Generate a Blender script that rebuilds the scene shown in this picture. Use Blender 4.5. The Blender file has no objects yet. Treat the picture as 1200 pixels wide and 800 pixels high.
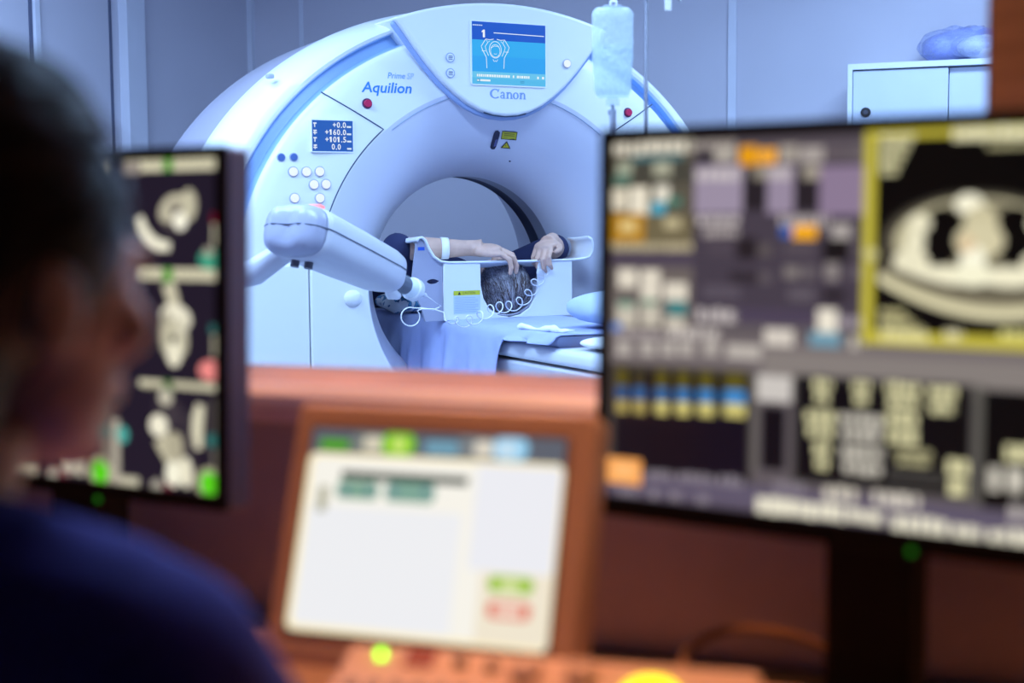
import bpy, bmesh, math, random
import numpy as np
from mathutils import Vector, Matrix, noise
random.seed(7)
scene = bpy.context.scene
COL = scene.collection
PI = math.pi

# ------------------------------------------------------------------ camera
F = 1667.0
PITCH = math.radians(4.9)
ROLL = math.radians(0.4)
CAM = Vector((0, 0, 1.23))
FW = Vector((0, math.cos(PITCH), -math.sin(PITCH)))
_r0 = Vector((1, 0, 0))
_u0 = _r0.cross(FW)
RT = _r0 * math.cos(ROLL) - _u0 * math.sin(ROLL)
UP = RT.cross(FW)
cam_d = bpy.data.cameras.new('camera')
cam_d.sensor_width = 36.0
cam_d.lens = 36.0 * F / 1200.0
cam_d.clip_start = 0.02
cam_d.dof.use_dof = True
cam_d.dof.focus_distance = 5.1
cam_d.dof.aperture_fstop = 2.5
cam = bpy.data.objects.new('camera', cam_d)
COL.objects.link(cam)
m3 = Matrix((RT, UP, -FW)).transposed()
cam.matrix_world = Matrix.Translation(CAM) @ m3.to_4x4()
scene.camera = cam

# ------------------------------------------------------------------ world, exposure
EXPO = 0.0
scene.view_settings.view_transform = 'Standard'
scene.view_settings.look = 'None'
scene.view_settings.exposure = EXPO
scene.view_settings.gamma = 1.0
scene.view_settings.use_curve_mapping = False
world = bpy.data.worlds.new('world')
scene.world = world
world.use_nodes = True
world.node_tree.nodes['Background'].inputs[0].default_value = (0.02, 0.02, 0.03, 1)
world.node_tree.nodes['Background'].inputs[1].default_value = 0.2

# lamp settings (the lamps themselves are built with their fixtures)
SCAN_LIGHT = (0.42, 0.65, 1.0)
SCAN_POWER = 60.0
DESK_LIGHT = (1.0, 0.46, 0.21)
DESK_POWER = 72.0

# ------------------------------------------------------------------ frames
def ray(x, y):
    return FW + RT * ((x - 600) / F) + UP * ((400 - y) / F)
def hit(x, y, p0, n):
    d = ray(x, y)
    t = (Vector(p0) - CAM).dot(n) / d.dot(n)
    return CAM + d * t
def at_depth(x, y, z):
    return CAM + ray(x, y) * z
WA = math.radians(21)            # the walls are turned 21 degrees to the lens
WP = Vector((math.cos(WA), -math.sin(WA), 0))
WN = Vector((math.sin(WA), math.cos(WA), 0))
TH = math.radians(28)            # the scanner stands 28 degrees the other way
GE = Vector((math.cos(TH), math.sin(TH), 0))
GA = Vector((-math.sin(TH), math.cos(TH), 0))
G0 = Vector((-0.036, 5.2, 0))
def gp(x, y, dep=0.0):           # pixel -> (u, z) on a plane across the scanner axis
    p = hit(x, y, G0 + GA * dep, GA)
    return ((p - G0).dot(GE), p.z)
def gw(u, v, z):
    return G0 + GE * u + GA * v + Vector((0, 0, z))
def wl(p, q, z):
    return WP * p + WN * q + Vector((0, 0, z))

# ------------------------------------------------------------------ materials
def lin(c):
    r = []
    for v in c[:3]:
        v = v / 255.0
        r.append(v / 12.92 if v <= 0.04045 else ((v + 0.055) / 1.055) ** 2.4)
    return (r[0], r[1], r[2], 1.0)
MATS = {}
def mat(name, rgb, rough=0.5, metal=0.0, var=0.05, scale=12.0, bump=0.0, bscale=60.0, spec=0.5, trans=0.0, sss=0.0, stretch=None, coat=0.0):
    """Principled material with a noise-driven colour variation and optional relief. rgb is linear."""
    m = bpy.data.materials.new(name)
    m.use_nodes = True
    nt = m.node_tree
    b = nt.nodes['Principled BSDF']
    b.inputs['Roughness'].default_value = rough
    b.inputs['Metallic'].default_value = metal
    b.inputs['Specular IOR Level'].default_value = spec
    b.inputs['Transmission Weight'].default_value = trans
    b.inputs['Coat Weight'].default_value = coat
    if sss:
        b.inputs['Subsurface Weight'].default_value = sss
        b.inputs['Subsurface Radius'].default_value = (0.012, 0.005, 0.003)
    tc = nt.nodes.new('ShaderNodeTexCoord')
    mp = nt.nodes.new('ShaderNodeMapping')
    if stretch:
        mp.inputs['Scale'].default_value = stretch
    nt.links.new(tc.outputs['Object'], mp.inputs['Vector'])
    n = nt.nodes.new('ShaderNodeTexNoise')
    n.inputs['Scale'].default_value = scale
    n.inputs['Detail'].default_value = 4
    nt.links.new(mp.outputs['Vector'], n.inputs['Vector'])
    r = nt.nodes.new('ShaderNodeValToRGB')
    lo = tuple(max(0, c * (1 - var)) for c in rgb) + (1,)
    hi = tuple(min(1, c * (1 + var)) for c in rgb) + (1,)
    r.color_ramp.elements[0].position = 0.3
    r.color_ramp.elements[1].position = 0.7
    r.color_ramp.elements[0].color = lo
    r.color_ramp.elements[1].color = hi
    nt.links.new(n.outputs['Fac'], r.inputs['Fac'])
    nt.links.new(r.outputs['Color'], b.inputs['Base Color'])
    if bump:
        n2 = nt.nodes.new('ShaderNodeTexNoise')
        n2.inputs['Scale'].default_value = bscale
        nt.links.new(mp.outputs['Vector'], n2.inputs['Vector'])
        bp = nt.nodes.new('ShaderNodeBump')
        bp.inputs['Strength'].default_value = bump
        bp.inputs['Distance'].default_value = 0.004
        nt.links.new(n2.outputs['Fac'], bp.inputs['Height'])
        nt.links.new(bp.outputs['Normal'], b.inputs['Normal'])
    MATS[name] = m
    return m
def emit_mat(name, rgb, s):
    m = bpy.data.materials.new(name)
    m.use_nodes = True
    b = m.node_tree.nodes['Principled BSDF']
    b.inputs['Base Color'].default_value = (rgb[0] * .5, rgb[1] * .5, rgb[2] * .5, 1)
    b.inputs['Emission Color'].default_value = tuple(rgb) + (1,)
    b.inputs['Emission Strength'].default_value = s
    MATS[name] = m
    return m
def film_mat(name, rgb, opac, rough=0.15, bump=0.0, bscale=30):
    """thin translucent plastic: see-through mixed with a glossy, slightly milky skin"""
    m = bpy.data.materials.new(name)
    m.use_nodes = True
    nt = m.node_tree
    b = nt.nodes['Principled BSDF']
    b.inputs['Base Color'].default_value = tuple(rgb) + (1,)
    b.inputs['Roughness'].default_value = rough
    t = nt.nodes.new('ShaderNodeBsdfTransparent')
    t.inputs[0].default_value = tuple(0.5 + 0.5 * c for c in rgb) + (1,)
    mx = nt.nodes.new('ShaderNodeMixShader')
    n = nt.nodes.new('ShaderNodeTexNoise')
    n.inputs['Scale'].default_value = bscale
    mr = nt.nodes.new('ShaderNodeMapRange')
    mr.inputs['To Min'].default_value = max(0, opac - 0.12)
    mr.inputs['To Max'].default_value = min(1, opac + 0.12)
    nt.links.new(n.outputs['Fac'], mr.inputs['Value'])
    nt.links.new(mr.outputs[0], mx.inputs[0])
    nt.links.new(t.outputs[0], mx.inputs[1])
    tl = nt.nodes.new('ShaderNodeBsdfTranslucent')
    tl.inputs[0].default_value = tuple(rgb) + (1,)
    m2 = nt.nodes.new('ShaderNodeMixShader')
    m2.inputs[0].default_value = 0.5
    nt.links.new(tl.outputs[0], m2.inputs[1])
    nt.links.new(b.outputs[0], m2.inputs[2])
    nt.links.new(m2.outputs[0], mx.inputs[2])
    if bump:
        bp = nt.nodes.new('ShaderNodeBump')
        bp.inputs['Strength'].default_value = bump
        bp.inputs['Distance'].default_value = 0.01
        nt.links.new(n.outputs['Fac'], bp.inputs['Height'])
        nt.links.new(bp.outputs['Normal'], b.inputs['Normal'])
    nt.links.new(mx.outputs[0], nt.nodes['Material Output'].inputs[0])
    MATS[name] = m
    return m
def attr_mat(name, emissive, strength=1.0):
    """flat print or a lit display: colour comes from the face colours of the drawing"""
    m = bpy.data.materials.new(name)
    m.use_nodes = True
    nt = m.node_tree
    b = nt.nodes['Principled BSDF']
    a = nt.nodes.new('ShaderNodeAttribute')
    a.attribute_name = 'Col'
    if emissive:
        b.inputs['Base Color'].default_value = (0.01, 0.01, 0.01, 1)
        b.inputs['Roughness'].default_value = 0.35
        nt.links.new(a.outputs['Color'], b.inputs['Emission Color'])
        b.inputs['Emission Strength'].default_value = strength * 2 ** (-EXPO)
    else:
        nt.links.new(a.outputs['Color'], b.inputs['Base Color'])
        b.inputs['Roughness'].default_value = 0.45
    MATS[name] = m
    return m
def glass_mat(name):
    m = bpy.data.materials.new(name)
    m.use_nodes = True
    nt = m.node_tree
    nt.nodes.remove(nt.nodes['Principled BSDF'])
    t = nt.nodes.new('ShaderNodeBsdfTransparent')
    t.inputs[0].default_value = (0.97, 0.975, 0.98, 1)
    g = nt.nodes.new('ShaderNodeBsdfGlossy')
    g.inputs['Roughness'].default_value = 0.02
    fr = nt.nodes.new('ShaderNodeFresnel')
    fr.inputs['IOR'].default_value = 1.3
    mx = nt.nodes.new('ShaderNodeMixShader')
    nt.links.new(fr.outputs[0], mx.inputs[0])
    nt.links.new(t.outputs[0], mx.inputs[1])
    nt.links.new(g.outputs[0], mx.inputs[2])
    nt.links.new(mx.outputs[0], nt.nodes['Material Output'].inputs[0])
    MATS[name] = m
    return m

mat('wall_paint', (0.62, 0.60, 0.68), 0.45, var=0.03, scale=2, bump=0.02, bscale=150)
mat('wall_trim', (0.72, 0.73, 0.82), 0.35, var=0.03)
mat('joint', (0.10, 0.11, 0.18), 0.6)
mat('vinyl_floor', (0.30, 0.32, 0.38), 0.4, var=0.08, scale=30)
mat('ceiling_paint', (0.6, 0.6, 0.62), 0.8, var=0.03)
mat('control_wall', (0.40, 0.34, 0.42), 0.7, var=0.05, bump=0.03, bscale=120)
mat('frame_wood', (0.60, 0.34, 0.20), 0.45, var=0.18, scale=5, stretch=(1, 1, 14))
mat('control_dark', (0.05, 0.045, 0.05), 0.8, var=0.05)
mat('panel_edge_shade', (0.30, 0.40, 0.66), 0.4, var=0.02)  # darker blue, stands for shade on the side of the display panel
mat('sill_paint', (0.70, 0.60, 0.72), 0.4, var=0.03)
mat('desk_laminate', (0.50, 0.30, 0.21), 0.4, var=0.08, scale=6, stretch=(1, 8, 1))
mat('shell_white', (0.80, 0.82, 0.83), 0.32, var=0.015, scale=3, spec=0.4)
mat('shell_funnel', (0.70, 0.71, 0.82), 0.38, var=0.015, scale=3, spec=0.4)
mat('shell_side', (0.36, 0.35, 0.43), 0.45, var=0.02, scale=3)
mat('shell_blue', (0.36, 0.56, 0.86), 0.35, var=0.02)
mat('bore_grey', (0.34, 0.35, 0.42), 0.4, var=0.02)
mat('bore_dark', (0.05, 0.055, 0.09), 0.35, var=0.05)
mat('seam_dark', (0.05, 0.07, 0.12), 0.6)
mat('seam_light', (0.35, 0.42, 0.55), 0.6)
emit_mat('button_white', (1.0, 0.93, 0.95), 0.55)
mat('bezel_white', (0.85, 0.86, 0.88), 0.35, var=0.02)
mat('button_blue', (0.08, 0.15, 0.40), 0.35)
mat('button_red', (0.55, 0.02, 0.09), 0.3)
mat('button_ring', (0.12, 0.05, 0.12), 0.4)
mat('bezel_grey', (0.45, 0.48, 0.56), 0.4)
mat('injector_white', (0.60, 0.61, 0.68), 0.38, var=0.02)
mat('injector_grey', (0.38, 0.39, 0.50), 0.35, var=0.03)
mat('black_plastic', (0.007, 0.007, 0.008), 0.6, var=0.1, spec=0.2)
mat('satin_black', (0.02, 0.02, 0.023), 0.35, var=0.1)
mat('monitor_side_lit', (0.15, 0.21, 0.46), 0.4, var=0.05)  # cool light from the scanner room put into the colour as a blue tint
mat('steel', (0.55, 0.56, 0.58), 0.28, metal=0.9)
mat('dark_steel', (0.08, 0.08, 0.11), 0.4, metal=0.3)
mat('panel_beige', (0.55, 0.34, 0.26), 0.45, var=0.03)
mat('console_beige', (0.72, 0.46, 0.37), 0.5, var=0.03)
mat('knob_brown', (0.22, 0.12, 0.08), 0.5)
mat('cable_rubber', (0.30, 0.14, 0.07), 0.5)
mat('sheet', (0.38, 0.44, 0.72), 0.85, var=0.05, scale=20, bump=0.12, bscale=300)
mat('couch_white', (0.74, 0.77, 0.82), 0.4, var=0.02)
mat('couch_pad', (0.42, 0.47, 0.66), 0.6, var=0.04)
mat('pale_linen', (0.46, 0.56, 0.68), 0.9, var=0.04, bump=0.1, bscale=200)
mat('white_linen', (0.85, 0.86, 0.86), 0.9, var=0.03, bump=0.1, bscale=200)
mat('support_white', (0.80, 0.83, 0.88), 0.4, var=0.015)
mat('skin_pale', (0.62, 0.40, 0.31), 0.5, var=0.10, scale=30, sss=0.08, bump=0.15, bscale=220)
mat('skin_warm', (0.58, 0.37, 0.29), 0.5, var=0.08, scale=30, sss=0.05, bump=0.1, bscale=200)
mat('nail', (0.68, 0.47, 0.42), 0.3)
mat('navy_cloth', (0.018, 0.024, 0.085), 0.9, var=0.15, bump=0.2, bscale=250)
mat('scrub_blue', (0.015, 0.015, 0.26), 0.9, var=0.12, bump=0.2, bscale=250)
mat('trouser_dark', (0.02, 0.02, 0.05), 0.9, var=0.15, bump=0.2, bscale=250)
mat('hair_grey', (0.23, 0.21, 0.25), 0.5, var=0.35, scale=60)
mat('hair_grey_light', (0.52, 0.50, 0.55), 0.45, var=0.2, scale=60)
mat('hair_brown', (0.022, 0.010, 0.007), 0.5, var=0.4, scale=60)
mat('hair_light', (0.075, 0.038, 0.028), 0.45, var=0.3, scale=60)
mat('eye_white', (0.7, 0.68, 0.66), 0.2)
mat('iris_dark', (0.04, 0.025, 0.02), 0.2)
mat('wrist_band', (0.9, 0.91, 0.92), 0.4, var=0.01)
mat('tube_white', (0.85, 0.87, 0.92), 0.25, var=0.02)
mat('cabinet_paint', (0.60, 0.66, 0.78), 0.4, var=0.02)
mat('cabinet_trim', (0.74, 0.78, 0.86), 0.35, var=0.02)
mat('wrapped_blue', (0.32, 0.36, 0.66), 0.35, var=0.35, scale=14, bump=0.6, bscale=22)
mat('wrapped_white', (0.62, 0.66, 0.78), 0.35, var=0.1, scale=10, bump=0.4, bscale=18)
mat('chair_fabric', (0.02, 0.02, 0.025), 0.95, var=0.2, bump=0.3, bscale=300)
mat('lamp_metal', (0.7, 0.7, 0.7), 0.4, metal=0.5)
mat('tube_dark', (0.04, 0.05, 0.09), 0.3)
film_mat('bag_film', (0.90, 0.99, 0.99), 0.48, 0.12, bump=0.5, bscale=18)
film_mat('clear_plastic', (0.85, 0.92, 0.99), 0.22, 0.1)
film_mat('clear_wrap', (0.75, 0.80, 0.98), 0.25, 0.08, bump=1.0, bscale=24)
glass_mat('window_glass')
attr_mat('display', True, 1.0)
attr_mat('print', False)
emit_mat('led_green', (0.25, 1.0, 0.02), 3.2)
emit_mat('led_dim_green', (0.02, 0.5, 0.02), 0.25)
emit_mat('led_yellow', (1.0, 0.85, 0.0), 1.6)
emit_mat('led_red', (1.0, 0.28, 0.28), 0.9)
emit_mat('display_red', (0.35, 0.03, 0.015), 0.35)
emit_mat('diffuser_cool', SCAN_LIGHT, 6.0)
emit_mat('diffuser_warm', DESK_LIGHT, 8.0)

# ------------------------------------------------------------------ mesh helpers
def tag(o, label=None, cat=None, group=None, kind=None):
    if label: o['label'] = label
    if cat: o['category'] = cat
    if group: o['group'] = group
    if kind: o['kind'] = kind
    return o
def empty(name, loc=(0, 0, 0), rz=0.0, label=None, cat=None, group=None):
    o = bpy.data.objects.new(name, None)
    COL.objects.link(o)
    o.empty_display_size = 0.05
    o.location = loc
    o.rotation_euler = (0, 0, rz)
    return tag(o, label, cat, group)
class MB:
    def __init__(s):
        s.v, s.f = [], []
    def add(s, vs, fs):
        k = len(s.v)
        s.v += [tuple(p) for p in vs]
        s.f += [tuple(i + k for i in f) for f in fs]
        return s
    def box(s, x0, x1, y0, y1, z0, z1):
        vs = [(x, y, z) for x in (x0, x1) for y in (y0, y1) for z in (z0, z1)]
        return s.add(vs, [(0, 1, 3, 2), (4, 6, 7, 5), (0, 4, 5, 1), (2, 3, 7, 6), (0, 2, 6, 4), (1, 5, 7, 3)])
    def prism(s, pts, fn0, fn1):
        """closed prism: 2D outline placed by fn0 and fn1"""
        n = len(pts)
        vs = [fn0(*p) for p in pts] + [fn1(*p) for p in pts]
        fs = [tuple(range(n - 1, -1, -1)), tuple(range(n, 2 * n))]
        fs += [(i, (i + 1) % n, n + (i + 1) % n, n + i) for i in range(n)]
        return s.add(vs, fs)
    def loft(s, rings, cap0=True, cap1=True, closed=True):
        n = len(rings[0])
        vs = [p for r in rings for p in r]
        fs = []
        for k in range(len(rings) - 1):
            for i in range(n if closed else n - 1):
                j = (i + 1) % n
                fs.append((k * n + i, k * n + j, (k + 1) * n + j, (k + 1) * n + i))
        if cap0: fs.append(tuple(range(n - 1, -1, -1)))
        if cap1: fs.append(tuple((len(rings) - 1) * n + i for i in range(n)))
        return s.add(vs, fs)
    def tube(s, pts, rad, seg=8, caps=True, round_ends=False):
        pts = [Vector(p) for p in pts]
        rads = rad if isinstance(rad, (list, tuple)) else [rad] * len(pts)
        if round_ends:
            a = (pts[0] - pts[1]).normalized(); b = (pts[-1] - pts[-2]).normalized()
            h = []
            for k in (80, 55, 28):
                t = math.radians(k); h.append((pts[0] + a * rads[0] * math.sin(t), rads[0] * math.cos(t)))
            tl = []
            for k in (28, 55, 80):
                t = math.radians(k); tl.append((pts[-1] + b * rads[-1] * math.sin(t), rads[-1] * math.cos(t)))
            pts = [x[0] for x in h] + pts + [x[0] for x in tl]
            rads = [x[1] for x in h] + list(rads) + [x[1] for x in tl]
        rings = []
        d = (pts[1] - pts[0]).normalized()
        ref = Vector((0, 0, 1)) if abs(d.z) < 0.9 else Vector((1, 0, 0))
        nx = d.cross(ref).normalized()
        for i, p in enumerate(pts):
            if i == 0: t = pts[1] - pts[0]
            elif i == len(pts) - 1: t = pts[-1] - pts[-2]
            else: t = (pts[i + 1] - pts[i]).normalized() + (pts[i] - pts[i - 1]).normalized()
            if t.length < 1e-9: t = d
            t = t.normalized()
            nx = nx - t * nx.dot(t)
            if nx.length < 1e-6: nx = t.orthogonal()
            nx.normalize()
            ny = t.cross(nx)
            rings.append([p + (nx * math.cos(2 * PI * k / seg) + ny * math.sin(2 * PI * k / seg)) * rads[i] for k in range(seg)])
        return s.loft(rings, caps, caps)
    def disc(s, c, n, r, th, seg=20, r2=None):
        n = Vector(n).normalized()
        return s.tube([Vector(c), Vector(c) + n * th], [r, r if r2 is None else r2], seg)
    def ellipsoid(s, c, r, M=None, nu=16, nv=10):
        c = Vector(c)
        rings = []
        for j in range(1, nv):
            t = PI * j / nv
            ring = []
            for i in range(nu):
                a = 2 * PI * i / nu
                p = Vector((r[0] * math.sin(t) * math.cos(a), r[1] * math.sin(t) * math.sin(a), r[2] * math.cos(t)))
                ring.append(c + (M @ p if M else p))
            rings.append(ring)
        return s.loft(rings)
    def build(s, name, material, parent=None, smooth=False, bevel=0.0, seg=2, weld=False, auto=None):
        me = bpy.data.meshes.new(name)
        me.from_pydata(s.v, [], s.f)
        me.validate()
        bm = bmesh.new(); bm.from_mesh(me)
        if weld: bmesh.ops.remove_doubles(bm, verts=bm.verts, dist=1e-5)
        bmesh.ops.recalc_face_normals(bm, faces=bm.faces)
        bm.to_mesh(me); bm.free()
        me.materials.append(MATS[material] if isinstance(material, str) else material)
        o = bpy.data.objects.new(name, me)
        COL.objects.link(o)
        if parent: o.parent = parent
        if bevel:
            md = o.modifiers.new('bevel', 'BEVEL')
            md.width = bevel; md.segments = seg; md.limit_method = 'ANGLE'; md.angle_limit = math.radians(40)
        if smooth or bevel:
            for p in me.polygons: p.use_smooth = True
            if auto is not None or bevel:
                me.set_sharp_from_angle(angle=math.radians(auto or 40))
        return o
def box_obj(name, m, parent, x0, x1, y0, y1, z0, z1, bevel=0.0):
    return MB().box(x0, x1, y0, y1, z0, z1).build(name, m, parent, bevel=bevel)
def rrect(x0, x1, z0, z1, r, n=5):
    pts = []
    for cx, cz, a0 in ((x1 - r, z1 - r, 0), (x0 + r, z1 - r, 90), (x0 + r, z0 + r, 180), (x1 - r, z0 + r, 270)):
        for k in range(n + 1):
            a = math.radians(a0 + 90 * k / n)
            pts.append((cx + r * math.cos(a), cz + r * math.sin(a)))
    return pts
_txt = {}
def text_polys(s, size=1.0, shear=0.0, offset=0.0, space=1.0):
    """polygons of a line of lettering, left-aligned at the origin"""
    key = (s, shear, offset, space)
    if key not in _txt:
        cu = bpy.data.curves.new('lettering', 'FONT')
        cu.body = s; cu.size = 1.0; cu.shear = shear; cu.offset = offset; cu.space_character = space
        cu.resolution_u = 3
        ob = bpy.data.objects.new('lettering', cu)
        COL.objects.link(ob)
        dg = bpy.context.evaluated_depsgraph_get()
        me = bpy.data.meshes.new_from_object(ob.evaluated_get(dg))
        vs = [(v.co.x, v.co.y) for v in me.vertices]
        _txt[key] = (vs, [tuple(p.vertices) for p in me.polygons])
        bpy.data.objects.remove(ob); bpy.data.curves.remove(cu); bpy.data.meshes.remove(me)
    vs, fs = _txt[key]
    return [(x * size, y * size) for x, y in vs], fs
class Paint:
    """flat drawing: coloured polygons laid over each other a few hundredths of a millimetre apart"""
    def __init__(s, place, step=1.2e-5):
        s.place, s.step = place, step     # place(a, b, lift) -> point
        s.v, s.f, s.c, s.k = [], [], [], 0
    def faces(s, pts, fs, col):
        k = len(s.v)
        s.k += 1
        s.v += [tuple(s.place(a, b, s.k * s.step)) for a, b in pts]
        for f in fs:
            s.f.append(tuple(i + k for i in f)); s.c.append(lin(col))
    def poly(s, pts, col):
        s.faces(pts, [tuple(range(len(pts)))], col)
    def rect(s, x0, y0, x1, y1, col):
        s.poly([(x0, y0), (x1, y0), (x1, y1), (x0, y1)], col)
    def ell(s, cx, cy, rx, ry, col, n=24, a0=0, a1=360):
        s.poly([(cx + rx * math.cos(math.radians(a0 + (a1 - a0) * i / n)), cy + ry * math.sin(math.radians(a0 + (a1 - a0) * i / n))) for i in range(n)], col)
    def stroke(s, pts, w, col, close=False):
        if close: pts = list(pts) + [pts[0]]
        q, fs = [], []
        n = len(pts)
        for i, p in enumerate(pts):
            a = pts[max(0, i - 1)]; b = pts[min(n - 1, i + 1)]
            if close and i == 0: a = pts[-2]
            if close and i == n - 1: b = pts[1]
            dx, dy = b[0] - a[0], b[1] - a[1]
            l = math.hypot(dx, dy) or 1
            ww = w[i] if isinstance(w, list) else w
            q += [(p[0] - dy / l * ww / 2, p[1] + dx / l * ww / 2), (p[0] + dy / l * ww / 2, p[1] - dx / l * ww / 2)]
            if i: fs.append((2 * i - 2, 2 * i - 1, 2 * i + 1, 2 * i))
        s.faces(q, fs, col)
    def text(s, t, x, y, h, col, shear=0.0, offset=0.0, width=None, flip=1):
        vs, fs = text_polys(t, 1.0, shear, offset)
        mx = max(v[0] for v in vs)
        sx = (width / mx) if width else h * 1.0 / 0.7
        sy = h / 0.7
        s.faces([(x + a * sx, y + flip * b * sy) for a, b in vs], fs, col)
    def build(s, name, material, parent):
        me = bpy.data.meshes.new(name)
        me.from_pydata(s.v, [], s.f)
        at = me.color_attributes.new('Col', 'FLOAT_COLOR', 'CORNER')
        i = 0
        for f, c in zip(s.f, s.c):
            for _ in f:
                at.data[i].color = c; i += 1
        me.materials.append(MATS[material])
        o = bpy.data.objects.new(name, me)
        COL.objects.link(o)
        o.parent = parent
        return o
def eval_mesh(o):
    dg = bpy.context.evaluated_depsgraph_get()
    return bpy.data.meshes.new_from_object(o.evaluated_get(dg))
def fuse(name, mb, voxel, material, parent=None, smooth=6, factor=0.5, warp=None):
    """one continuous surface out of overlapping volumes"""
    me = bpy.data.meshes.new(name)
    me.from_pydata(mb.v, [], mb.f)
    bm = bmesh.new(); bm.from_mesh(me)
    bmesh.ops.recalc_face_normals(bm, faces=bm.faces)
    bm.to_mesh(me); bm.free()
    t = bpy.data.objects.new('fuse', me); COL.objects.link(t)
    r = t.modifiers.new('r', 'REMESH'); r.mode = 'VOXEL'; r.voxel_size = voxel
    if smooth:
        sm = t.modifiers.new('s', 'SMOOTH'); sm.factor = factor; sm.iterations = smooth
    out = eval_mesh(t)
    bpy.data.objects.remove(t); bpy.data.meshes.remove(me)
    if warp:
        for v in out.vertices: v.co = warp(v.co)
    out.name = name
    out.materials.clear(); out.materials.append(MATS[material])
    for p in out.polygons: p.use_smooth = True
    o = bpy.data.objects.new(name, out)
    COL.objects.link(o)
    if parent: o.parent = parent
    return o
def place_by(o, M):
    o.matrix_world = M
    return o

# ================================================================== the setting
def struct(name, mb, m, parent=None, label=None, **kw):
    o = mb.build(name, m, parent, **kw)
    if parent is None:
        o.rotation_euler = (0, 0, -WA)
        o['kind'] = 'structure'
        if label: o['label'] = label
    return o
PL, PR, QB, QW0, QW1, ZC = -4.18, 1.6, 6.9, 1.46, 1.60, 2.8
QC = -2.2
struct('floor', MB().box(PL - .1, PR + .1, QC - .1, QB + .1, -.1, 0), 'vinyl_floor', label='grey vinyl floor')
struct('ceiling', MB().box(PL - .1, PR + .1, QC - .1, QB + .1, ZC, ZC + .1), 'ceiling_paint', label='plain white ceiling')
struct('wall_back', MB().box(PL - .1, PR + .1, QB, QB + .1, 0, ZC), 'wall_paint', label='lavender blue panelled wall behind the scanner')
struct('wall_left', MB().box(PL - .1, PL, QW1, QB, 0, ZC), 'wall_paint', label='lavender blue side wall left of the scanner')
struct('wall_right', MB().box(PR, PR + .1, QC, QB, 0, ZC), 'wall_paint', label='lavender blue side wall')
# wall with the observation window
WX0, WX1, WZ0, WZ1 = -2.05, -0.068, 1.045, 2.2
mb = MB()
mb.box(PL, WX0, QW0, QW1, 0, ZC).box(WX1, PR, QW0, QW1, 0, ZC)
mb.box(WX0, WX1, QW0, QW1, 0, WZ0 - .022).box(WX0, WX1, QW0, QW1, WZ1, ZC)
struct('wall_front', mb, 'control_wall', label='dim reddish brown wall under the observation window')
struct('wall_control_left', MB().box(-2.75, -2.65, QC, QW0, 0, ZC), 'control_dark', label='dark side wall of the control room')
struct('wall_control_back', MB().box(PL, PR, QC - .1, QC, 0, ZC), 'control_dark', label='dark rear wall of the control room')
win = empty('window_1', (0, 0, 0), -WA)
win['kind'] = 'structure'; win['label'] = 'wide observation window between control room and scanner room'
fr = MB()
fr.box(WX0, WX1, QW1 - .03, QW1 + .005, WZ1 - .04, WZ1)
fr.build('window_frame_top', 'frame_wood', win)
MB().box(WX0 - .06, WX0 + .03, QW0 - .02, QW1 + .01, WZ0 - .02, WZ1 + .06).build('window_jamb', 'frame_wood', win, bevel=.004)
MB().box(WX1, WX1 + .09, QW0 - .02, QW1 + .01, WZ0 - .02, WZ1 + .06).build('window_jamb', 'frame_wood', win, bevel=.004)
sill = MB().box(WX0 - .1, WX1 + .12, QW0 - .025, QW1 + .004, WZ0 - .02, WZ0).build('window_sill', 'frame_wood', win, bevel=.003)
MB().prism([(QW0 - .025, WZ0 - .001), (QW0 - .034, WZ0 - .004), (QW0 - .046, WZ0 - .014), (QW0 - .046, WZ0 - .026), (QW0 - .025, WZ0 - .026)], lambda a, b: (WX0 - .1, a, b), lambda a, b: (WX1 + .12, a, b)).build('sill_edge_strip', 'sill_paint', sill)
MB().box(WX0 - .02, WX1 + .02, QW0 - .018, QW0, WZ0 - .05, WZ0 - .021).build('sill_moulding', 'sill_paint', win, bevel=.003)
MB().box(WX0, WX1, QW1 - .016, QW1 - .008, WZ0, WZ1 - .04).build('pane', 'window_glass', win)
# joints and cover strips of the panelled walls
k = 0
def trim(mb, m, label):
    global k
    k += 1
    struct('trim_%d' % k, mb, m, label=label)
trim(MB().box(PL, PL + .006, 5.085, 5.105, 0, ZC), 'joint', 'dark panel joint on the side wall, nearest')
trim(MB().box(PL, PL + .022, 5.105, 5.135, 0, ZC), 'wall_trim', 'pale cover strip beside the nearest panel joint')
trim(MB().box(PL, PL + .006, 5.645, 5.66, 0, ZC), 'joint', 'dark panel joint left of the pale wall post')
trim(MB().box(PL, PL + .05, 5.72, 5.86, 0, ZC), 'wall_trim', 'broad pale vertical post on the side wall')
trim(MB().box(PL, PL + .03, QB - .03, QB, 0, ZC), 'wall_trim', 'pale strip in the corner of the scanner room')
trim(MB().box(-3.87, -3.845, QB - .006, QB, 0, ZC), 'wall_trim', 'faint cover strip on the back wall by the corner')
trim(MB().box(-1.515, -1.475, QB - .012, QB, 0, ZC), 'wall_trim', 'pale vertical cover strip on the back wall right of the scanner')
def base(name, mb):
    struct(name, mb, 'wall_trim', label='low skirting strip')
base('baseboard_back', MB().box(PL, PR, QB - .012, QB, 0, .1))
base('baseboard_left', MB().box(PL, PL + .012, QW1, QB - .03, 0, .1))

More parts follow.
